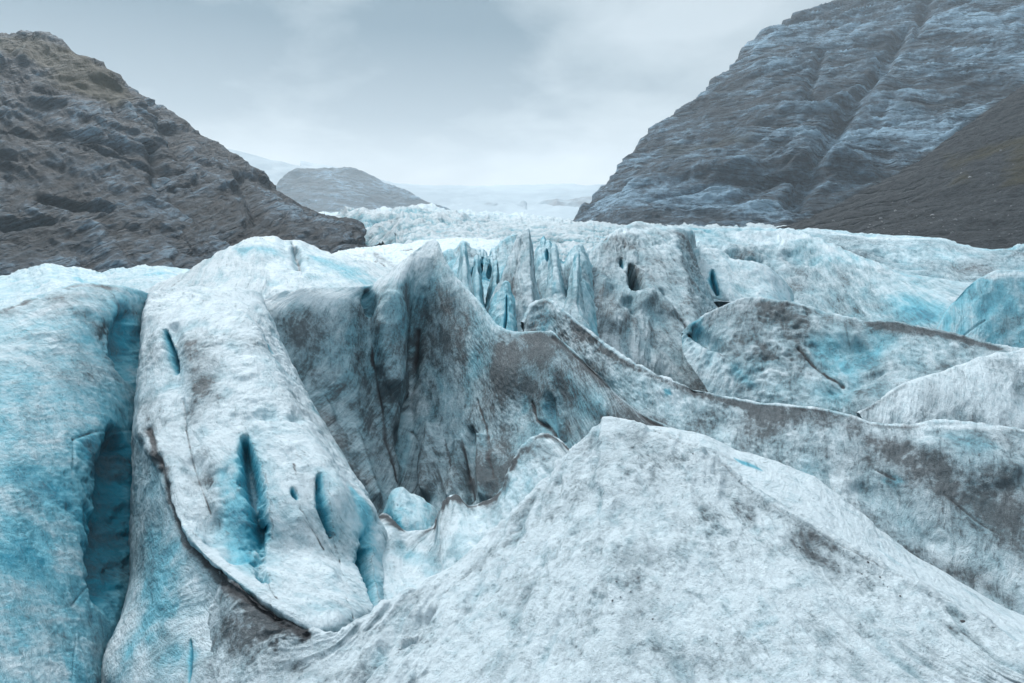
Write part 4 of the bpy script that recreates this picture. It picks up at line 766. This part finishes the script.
rockface('mountain', """
118,78,640 132,92,620 146,104,605 165,113,590 182,124,575 200,138,560 218,150,548 240,165,530 262,181,515 285,196,500 308,208,485 330,216,472 350,224,460 368,234,448 385,244,436 402,256,425
125,110,560 140,122,545 155,133,533 173,142,522 190,152,510 208,164,498 226,175,486 247,187,474 268,200,462 290,211,450 312,221,440 333,227,430 352,234,420 370,242,411 388,250,402 405,261,394
140,180,440 156,188,432 171,195,425 188,202,418 205,209,410 223,217,402 240,224,395 260,231,388 280,238,381 300,244,375 320,249,369 340,252,363 358,256,357 376,260,351 394,265,345 412,272,340
165,270,345 180,272,342 194,274,338 210,276,334 226,278,330 243,280,326 259,281,322 277,282,318 296,283,315 314,283,312 332,283,308 350,283,305 367,284,302 384,285,298 402,287,295 420,290,292
""", ROCK_L, 'brownish lower rock shoulder running down behind the dark cliff to the icefall', 0.85,
    [(34, 6.0, 2.6), (15, 3.6, 2.8), (7, 2.2, 2.8), (3.4, 1.2, 2.5), (1.8, .4, 1.0)], (0.5, -0.1), 8, dscale=0.84, ledges=((17, 2.4), (7.5, 1.2)), back=(160, 60), dens=1.2, strokes=[
    ('moss', [(165,120),(220,190),(240,240)], 16, .25), ('slab', [(290,215),(370,238)], 12, .3), ('slab', [(255,185),(300,215)], 12, .14), ('slab', [(330,250),(390,262)], 12, -.1), ('gully', [(240,180),(260,230)], 6, 6), ('slab', [(200,220),(290,250)], 20, -.12)])
rockface('mountain', """
560,236,900 575,226,930 588,210,960 600,196,985 612,182,1010 622,172,1030 638,156,1080 655,140,1120 675,121,1170 700,99,1230 730,69,1300 760,41,1360 790,22,1420 812,13,1450 835,2,1480 870,-22,1520 930,-55,1560 1020,-85,1580 1140,-110,1600
575,238,830 590,231,850 603,219,870 615,208,885 627,198,900 637,190,910 653,178,940 671,164,970 692,148,1000 718,128,1040 748,104,1090 778,82,1130 807,66,1170 828,57,1190 851,47,1210 885,30,1240 942,5,1270 1028,-20,1290 1145,-40,1300
590,240,740 608,236,750 622,230,758 635,224,764 648,218,770 660,213,775 677,205,790 696,196,805 718,186,820 744,173,840 774,157,865 803,143,885 831,132,905 852,126,915 874,119,925 906,108,940 960,92,955 1040,75,965 1150,60,970
610,243,640 630,243,640 645,242,640 660,242,640 675,241,640 688,241,640 706,240,640 726,240,640 748,239,640 774,238,640 802,236,640 830,234,640 856,232,640 877,230,640 898,228,640 928,225,640 978,220,640 1050,215,640 1155,210,640
625,270,470 650,270,470 670,270,470 688,270,470 702,270,470 716,270,470 736,270,470 756,270,470 778,270,470 802,270,470 828,270,470 853,270,470 878,270,470 900,270,470 922,270,470 950,270,470 995,270,470 1060,270,470 1160,270,470
""", ROCK_R, 'huge grey-blue layered rock mountain whose steep shoulder cuts across the sky', 2.5,
    [(26, 4.0, 3.4), (11, 2.4, 3.8), (5, 1.6, 3.4), (2.4, 1.0, 3.0), (1.3, .5, 1.6)], (-0.16, 0.05), 4, dscale=0.75, ledges=((17, 2.4), (7, 1.4), (3.1, .7)), back=(300, 150), dens=1.15, strokes=[
    ('slab', [(600,212),(680,205),(760,215)], 28, .55), ('slab', [(830,140),(900,130),(940,150)], 28, .5), ('slab', [(870,30),(1010,30)], 34, .45), ('slab', [(960,60),(1024,70)], 24, .35), ('slab', [(700,90),(760,50),(820,10)], 16, .2), ('slab', [(640,165),(700,120)], 18, .1), ('slab', [(700,110),(800,120),(760,180)], 40, -.12), ('slab', [(870,80),(960,90)], 16, -.05), ('gully', [(905,30),(880,80),(850,110),(820,160),(790,210)], 7, 7), ('gully', [(820,60),(805,110)], 4, 4),
    ('gully', [(660,205),(740,190),(790,185)], 6, 7), ('moss', [(670,155),(710,150),(745,150)], 16, .6), ('scree', [(800,228),(850,205),(900,180),(960,140),(1024,95)], 9, .55), ('moss', [(900,118),(960,108)], 10, .5), ('moss', [(930,-10),(1000,0)], 24, .6), ('moss', [(800,150),(850,130)], 10, .4), ('gully', [(930,0),(915,40)], 4, 4), ('slab', [(690,205),(790,225)], 10, .15), ('rib', [(640,195),(750,180)], 10, 5), ('rib', [(800,170),(860,180)], 14, 5), ('moss', [(800,165),(780,195)], 8, .25), ('scree', [(760,190),(790,205)], 8, .4)])
rockface('scree_slope', """
770,233,470 795,222,475 825,208,480 855,194,485 885,180,488 915,161,490 945,141,492 975,120,495 1005,100,498 1040,75,500 1130,20,510
785,236,430 810,229,430 838,220,430 866,210,430 894,200,430 922,187,428 950,172,426 979,157,424 1008,142,422 1042,124,420 1130,85,420
800,241,380 825,239,378 850,236,376 876,233,372 902,229,368 929,223,362 956,216,357 984,209,352 1012,202,348 1045,194,344 1130,175,340
810,258,310 835,258,306 860,258,302 885,258,298 910,258,294 936,258,290 962,258,286 990,258,282 1018,258,278 1050,258,275 1130,258,270
815,290,230 840,290,228 865,290,226 890,290,224 915,290,222 940,290,220 966,290,218 994,290,216 1022,290,214 1055,290,212 1130,290,210
""", ROCK_R, 'dark scree slope of loose stones with brown mossy patches under the grey-blue mountain', 0.85,
    [(40, 3.0, 1.0), (14, 1.6, 1.0), (5, 0.9, 1.0), (2, 0.45, 1.0)], (0, 0), 6, dscale=0.8, back=(60, 40), dens=1.2, scree=1.2, strokes=[('moss', [(985,150),(1024,140),(1024,180)], 24, .75), ('moss', [(940,150),(975,190)], 12, .4), ('moss', [(960,180),(930,200)], 10, .3), ('scree', [(1005,110),(960,180)], 6, -.2)])
# hazy far ground
rockface('snow_slope', """
150,128,2500 190,140,2550 220,147,2600 245,152,2620 270,158,2640 300,166,2660 330,172,2680 380,180,2700
160,165,2300 195,172,2330 225,178,2350 250,182,2370 275,186,2390 305,192,2400 335,198,2410 385,205,2420
170,240,1900 200,240,1900 230,240,1900 255,240,1900 280,240,1900 310,240,1900 340,240,1900 390,240,1900
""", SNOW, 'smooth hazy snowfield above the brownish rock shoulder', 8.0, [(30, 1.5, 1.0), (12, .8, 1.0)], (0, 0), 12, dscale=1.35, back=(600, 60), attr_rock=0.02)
rockface('hill', """
240,232,2050 256,212,2080 270,194,2100 284,178,2130 298,169,2150 312,167,2170 330,167,2170 350,168,2160 368,174,2140 385,184,2110 402,190,2080 418,197,2050 434,204,2020 450,211,2000 468,220,1980
250,234,1950 266,222,1970 281,210,1985 296,200,2000 308,195,2010 320,193,2015 336,193,2010 354,195,2000 371,199,1990 388,206,1980 403,212,1965 418,217,1950 435,221,1940 452,226,1930 470,232,1920
262,250,1700 280,250,1700 296,250,1700 310,250,1700 322,250,1700 334,250,1700 348,250,1700 364,250,1700 380,250,1700 396,250,1700 410,250,1700 425,250,1700 442,250,1700 460,250,1700 480,250,1700
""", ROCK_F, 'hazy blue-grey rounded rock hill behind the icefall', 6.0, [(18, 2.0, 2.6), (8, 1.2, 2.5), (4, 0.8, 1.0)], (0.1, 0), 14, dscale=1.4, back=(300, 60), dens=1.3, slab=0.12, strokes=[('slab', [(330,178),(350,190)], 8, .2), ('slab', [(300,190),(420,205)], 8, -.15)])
rockface('snow_plateau', """
300,162,4300 340,168,4300 372,177,4300 400,183,4400 440,185,4500 500,185,4600 560,184.5,4650 620,184,4650 700,184,4650
305,185,3700 345,188,3700 376,192,3700 404,195,3750 444,196,3800 502,196,3850 561,196,3850 621,195,3850 701,195,3850
310,240,2700 350,240,2700 380,240,2700 408,240,2700 448,240,2700 505,240,2700 563,240,2700 623,240,2700 703,240,2700
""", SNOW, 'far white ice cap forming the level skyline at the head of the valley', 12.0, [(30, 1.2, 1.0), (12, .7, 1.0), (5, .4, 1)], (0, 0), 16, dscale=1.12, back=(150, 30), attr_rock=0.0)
rockface('rocky_step', """
470,214,2600 482,205,2620 492,203,2630 505,205,2640 516,205,2640 524,202,2650 530,207,2640 545,202,2650 560,200,2660 580,199,2680 600,196,2700 625,193,2720 660,190,2740
474,222,2500 486,216,2510 496,214,2520 508,215,2520 518,215,2520 526,212,2520 533,216,2520 548,213,2530 563,212,2530 583,211,2540 603,210,2550 628,208,2560 662,206,2570
480,245,2250 492,245,2250 502,245,2250 513,245,2250 523,245,2250 531,245,2250 538,245,2250 552,245,2250 567,245,2250 587,245,2250 607,245,2250 632,245,2250 666,245,2250
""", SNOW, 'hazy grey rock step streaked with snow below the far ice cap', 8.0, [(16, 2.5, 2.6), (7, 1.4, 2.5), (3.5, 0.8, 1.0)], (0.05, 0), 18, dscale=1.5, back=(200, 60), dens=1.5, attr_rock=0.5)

# ================================================================== ground under everything, boulders
def ground():
    rr = np.concatenate([np.linspace(0.5, 60, 40), np.geomspace(64, 5400, 60)]); aa = np.linspace(0, 2 * np.pi, 181)
    R, A = np.meshgrid(rr, aa, indexing='ij')
    X = R * np.sin(A); Y = R * np.cos(A)
    Z = CZ - 13.0 + 3.0 * fbm(X / 40, Y / 40, 0 * X + 2, 3) * np.clip(R / 60, 0.2, 1)
    P = np.stack([X, Y, Z], -1)
    D = 0.4 + 0.6 * fbm(X / 20, Y / 20, 0 * X + 6, 3)
    tag(grid_mesh('ground', P[:, ::-1], ICE_G, {'dirt': D, 'blue': 0.4 + 0 * D}, origin=np.zeros(3)), kind='structure')
    return Z.min()
zmin = ground()

# boulders on the scree
def boulder_mesh(k):
    import bmesh
    bm = bmesh.new(); bmesh.ops.create_icosphere(bm, subdivisions=2, radius=1.0)
    rn = random.Random(k)
    pl = [(np.array([rn.gauss(0, 1), rn.gauss(0, 1), rn.gauss(0, 1)]), rn.uniform(.5, .85)) for _ in range(9)]
    for v in bm.verts:
        p = np.array(v.co)
        for n, dd in pl:
            n = n / np.linalg.norm(n); e = p @ n - dd
            if e > 0: p = p - n * e
        v.co = p * np.array([1.2, 0.9, 0.75])
    me = bpy.data.meshes.new('boulder'); bm.to_mesh(me); bm.free()
    return me
mB, tB = nt('boulder_stone'); qB = T(tB)
oB = qB.n('ShaderNodeOutputMaterial'); bB = qB.n('ShaderNodeBsdfPrincipled'); qB.l(bB.outputs[0], oB.inputs[0])
qB.l(qB.ramp(qB.noise(qB.n('ShaderNodeTexCoord').outputs['Object'], 2.0, 5), [(.3, (.12, .13, .14)), (.7, (.30, .31, .32))]), bB.inputs['Base Color']); bB.inputs['Roughness'].default_value = .8
BM = [boulder_mesh(k) for k in range(4)]
for b in BM: b.materials.append(mB)
scree = bpy.data.objects['scree_slope']
n_ = len(scree.data.vertices); co = np.empty(n_ * 3, F32); scree.data.vertices.foreach_get('co', co); co = co.reshape(-1, 3) + np.array(scree.location)
bx, by, _w = proj(co)
rg = random.Random(5)
for i in range(64):
    qx = rg.uniform(805, 1022); lo = 243 - (qx - 800) * .02; hi = 235 - (qx - 800) * 0.42
    qy = rg.uniform(max(hi, 150), lo) if i % 3 else lo - rg.uniform(2, 26)
    k = int(np.argmin((bx - qx) ** 2 + (by - qy) ** 2)); p = co[k]
    s = rg.choice([.5, .6, .7, .8, 1.0, 1.3]) * p[1] / FOC * 1.3
    o = bpy.data.objects.new('boulder', BM[i % 4]); o.location = (p[0], p[1], p[2] + s * .2); o.scale = (s, s, s); o.rotation_euler = (rg.uniform(-.4, .4), rg.uniform(-.4, .4), rg.uniform(0, 6))
    COL.objects.link(o); tag(o, 'small pale boulder lying on the dark scree slope', 'boulder', 'boulders strewn over the scree')

mP, tP = nt('dark_pebble'); qP = T(tP)
oP = qP.n('ShaderNodeOutputMaterial'); bP = qP.n('ShaderNodeBsdfPrincipled'); qP.l(bP.outputs[0], oP.inputs[0])
qP.l(qP.ramp(qP.noise(qP.n('ShaderNodeTexCoord').outputs['Object'], 3.0, 4), [(.3, (.018, .02, .024)), (.7, (.07, .075, .08))]), bP.inputs['Base Color']); bP.inputs['Roughness'].default_value = .6
PM = [boulder_mesh(20 + k) for k in range(4)]
for b in PM: b.materials.append(mP)
mound = bpy.data.objects['ice_mound']
n_ = len(mound.data.vertices); co = np.empty(n_ * 3, F32); mound.data.vertices.foreach_get('co', co); co = co.reshape(-1, 3) + np.array(mound.location)
bx, by, _w = proj(co)
spots = [(868, 563), (943, 619), (963, 622), (880, 577), (960, 628), (838, 566), (800, 548), (812, 552)]
for i in range(18):
    c0 = rg.choice([(640, 445), (680, 462), (742, 508), (830, 566), (870, 574), (880, 590), (610, 585), (650, 600), (540, 530), (700, 520)])
    spots.append((c0[0] + rg.gauss(0, 16), c0[1] + rg.gauss(0, 9)))
for i, (qx, qy) in enumerate(spots):
    k = int(np.argmin((bx - qx) ** 2 + (by - qy) ** 2)); p = co[k]
    s = rg.uniform(.006, .013) * (1.5 if i < 5 else 1)
    o = bpy.data.objects.new('pebble', PM[i % 4]); o.location = (p[0], p[1], p[2] + s * .3); o.scale = (s, s, s); o.rotation_euler = (0, 0, rg.uniform(0, 6))
    COL.objects.link(o); tag(o, 'tiny dark pebble lying on the large pale ice mound', 'pebble', 'pebbles scattered on the pale ice mound')

# ================================================================== air
HAZE = 1.5e-4
def haze():
    L = 5600.0; z0 = zmin - 1.0; z1 = 830.0
    V = [(x, y, z) for z in (z0, z1) for y in (-L, L) for x in (-L, L)]
    Fc = [(0, 2, 3, 1), (4, 5, 7, 6), (0, 1, 5, 4), (2, 6, 7, 3), (0, 4, 6, 2), (1, 3, 7, 5)]
    me = bpy.data.meshes.new('haze'); me.from_pydata(V, [], Fc); me.update()
    o = bpy.data.objects.new('haze', me); COL.objects.link(o); tag(o, kind='stuff')
    m, t = nt('valley_haze'); q = T(t); out = q.n('ShaderNodeOutputMaterial')
    pv = q.n('ShaderNodeVolumePrincipled'); pv.inputs['Color'].default_value = (.82, .92, 1, 1); pv.inputs['Density'].default_value = HAZE; pv.inputs['Anisotropy'].default_value = 0.1
    q.l(pv.outputs[0], out.inputs['Volume']); me.materials.append(m)
if HAZE: haze()

# ================================================================== sky and light
SUN_EL, SUN_AZ = math.radians(46), math.radians(-38)      # azimuth from the view direction, to the right positive
world = bpy.data.worlds.new('World'); bpy.context.scene.world = world; world.use_nodes = True
t = world.node_tree
for n in list(t.nodes): t.nodes.remove(n)
q = T(t); out = q.n('ShaderNodeOutputWorld')
sky = q.n('ShaderNodeTexSky', sky_type='NISHITA', sun_disc=False, sun_elevation=SUN_EL, sun_rotation=SUN_AZ, altitude=500)
b1 = q.n('ShaderNodeBackground', i_Strength=0.1); q.l(sky.outputs[0], b1.inputs['Color'])
v = q.n('ShaderNodeTexCoord').outputs['Generated']
sx = q.n('ShaderNodeSeparateXYZ'); q.l(v, sx.inputs[0])
# cloud deck: project direction onto a plane overhead so that clouds flatten towards the horizon
zz = q.math('ADD', q.math('MAXIMUM', sx.outputs[2], 0.0), 0.22)
cx_ = q.math('DIVIDE', sx.outputs[0], zz); cy_ = q.math('DIVIDE', sx.outputs[1], zz)
cb = q.n('ShaderNodeCombineXYZ'); q.l(cx_, cb.inputs[0]); q.l(cy_, cb.inputs[1]); cb.inputs[2].default_value = 3.4
n1 = q.noise(cb.outputs[0], 1.15, 3, 0.5, 0.4)
n2 = q.noise(cb.outputs[0], 3.2, 5, 0.55, 0.3)
cl = q.math('ADD', q.math('MULTIPLY', n1, 0.7), q.math('MULTIPLY', n2, 0.3))
cl = q.math('ADD', cl, q.math('MULTIPLY_ADD', sx.outputs[0], 0.12, q.math('MULTIPLY', sx.outputs[2], -0.10)))
body = q.ramp(cl, [(0.40, (0.16, 0.235, 0.285)), (0.49, (0.36, 0.435, 0.475)), (0.63, (0.56, 0.63, 0.67))])
hor = q.ramp(sx.outputs[2], [(0.0, 1.0), (0.10, 0.85), (0.2, 0.3), (0.32, 0.0)])
cc = q.mix(q.math('MULTIPLY', hor, 0.75), body, (1.08, 1.06, 1.03))
cc = q.mix(q.ramp(sx.outputs[2], [(0.36, 0.0), (0.6, 1.0)]), cc, (0.65, 0.715, 0.755))     # bright even overcast overhead
zen = q.ramp(sx.outputs[2], [(0.42, 1.0), (0.9, 1.0)])
b2 = q.n('ShaderNodeBackground'); q.l(cc, b2.inputs['Color'])
up = q.math('MULTIPLY_ADD', q.math('MULTIPLY', q.math('SUBTRACT', sx.outputs[2], 0.4, clamp=True), 1.6, clamp=True), 1.45, 1.0)
rear = q.ramp(q.math('MULTIPLY_ADD', sx.outputs[1], 0.5, 0.5), [(0.2, 0.2), (0.62, 1.0)])     # unseen sky behind, made dark to deepen shading on near faces
lowr = q.mix(q.ramp(sx.outputs[2], [(0.35, 0.0), (0.95, 1.0)]), rear, (1.0, 1.0, 1.0))
q.l(q.math('MULTIPLY', up, lowr), b2.inputs['Strength'])
mx = q.n('ShaderNodeMixShader', i_Fac=0.93); q.l(b1.outputs[0], mx.inputs[1]); q.l(b2.outputs[0], mx.inputs[2]); q.l(mx.outputs[0], out.inputs['Surface'])

from mathutils import Vector
sd = bpy.data.lights.new('sun', 'SUN'); sd.energy = 3.0; sd.angle = math.radians(12); sd.color = (1, .995, .985)
so = bpy.data.objects.new('sun', sd); COL.objects.link(so)
dvec = Vector((math.sin(SUN_AZ) * math.cos(SUN_EL), math.cos(SUN_AZ) * math.cos(SUN_EL), math.sin(SUN_EL)))
so.rotation_euler = dvec.to_track_quat('Z', 'Y').to_euler(); so.location = (0, 0, 60)

cam = bpy.data.cameras.new('camera'); cam.sensor_width = 36; cam.lens = FOC / W * 36; cam.clip_start = 0.1; cam.clip_end = 20000
co_ = bpy.data.objects.new('camera', cam); COL.objects.link(co_); co_.location = (0, 0, CZ); co_.rotation_euler = (math.pi / 2 - PITCH, 0, 0)
sc = bpy.context.scene; sc.camera = co_
sc.view_settings.view_transform = 'Standard'; sc.view_settings.look = 'None'; sc.view_settings.gamma = 1; sc.view_settings.exposure = 0.24
sc.view_settings.use_curve_mapping = False
sc.cycles.use_denoising = True
sc.cycles.max_bounces = 6; sc.cycles.diffuse_bounces = 3; sc.cycles.glossy_bounces = 2; sc.cycles.volume_bounces = 1
sc.cycles.use_fast_gi = False
sc.cycles.use_adaptive_sampling = True
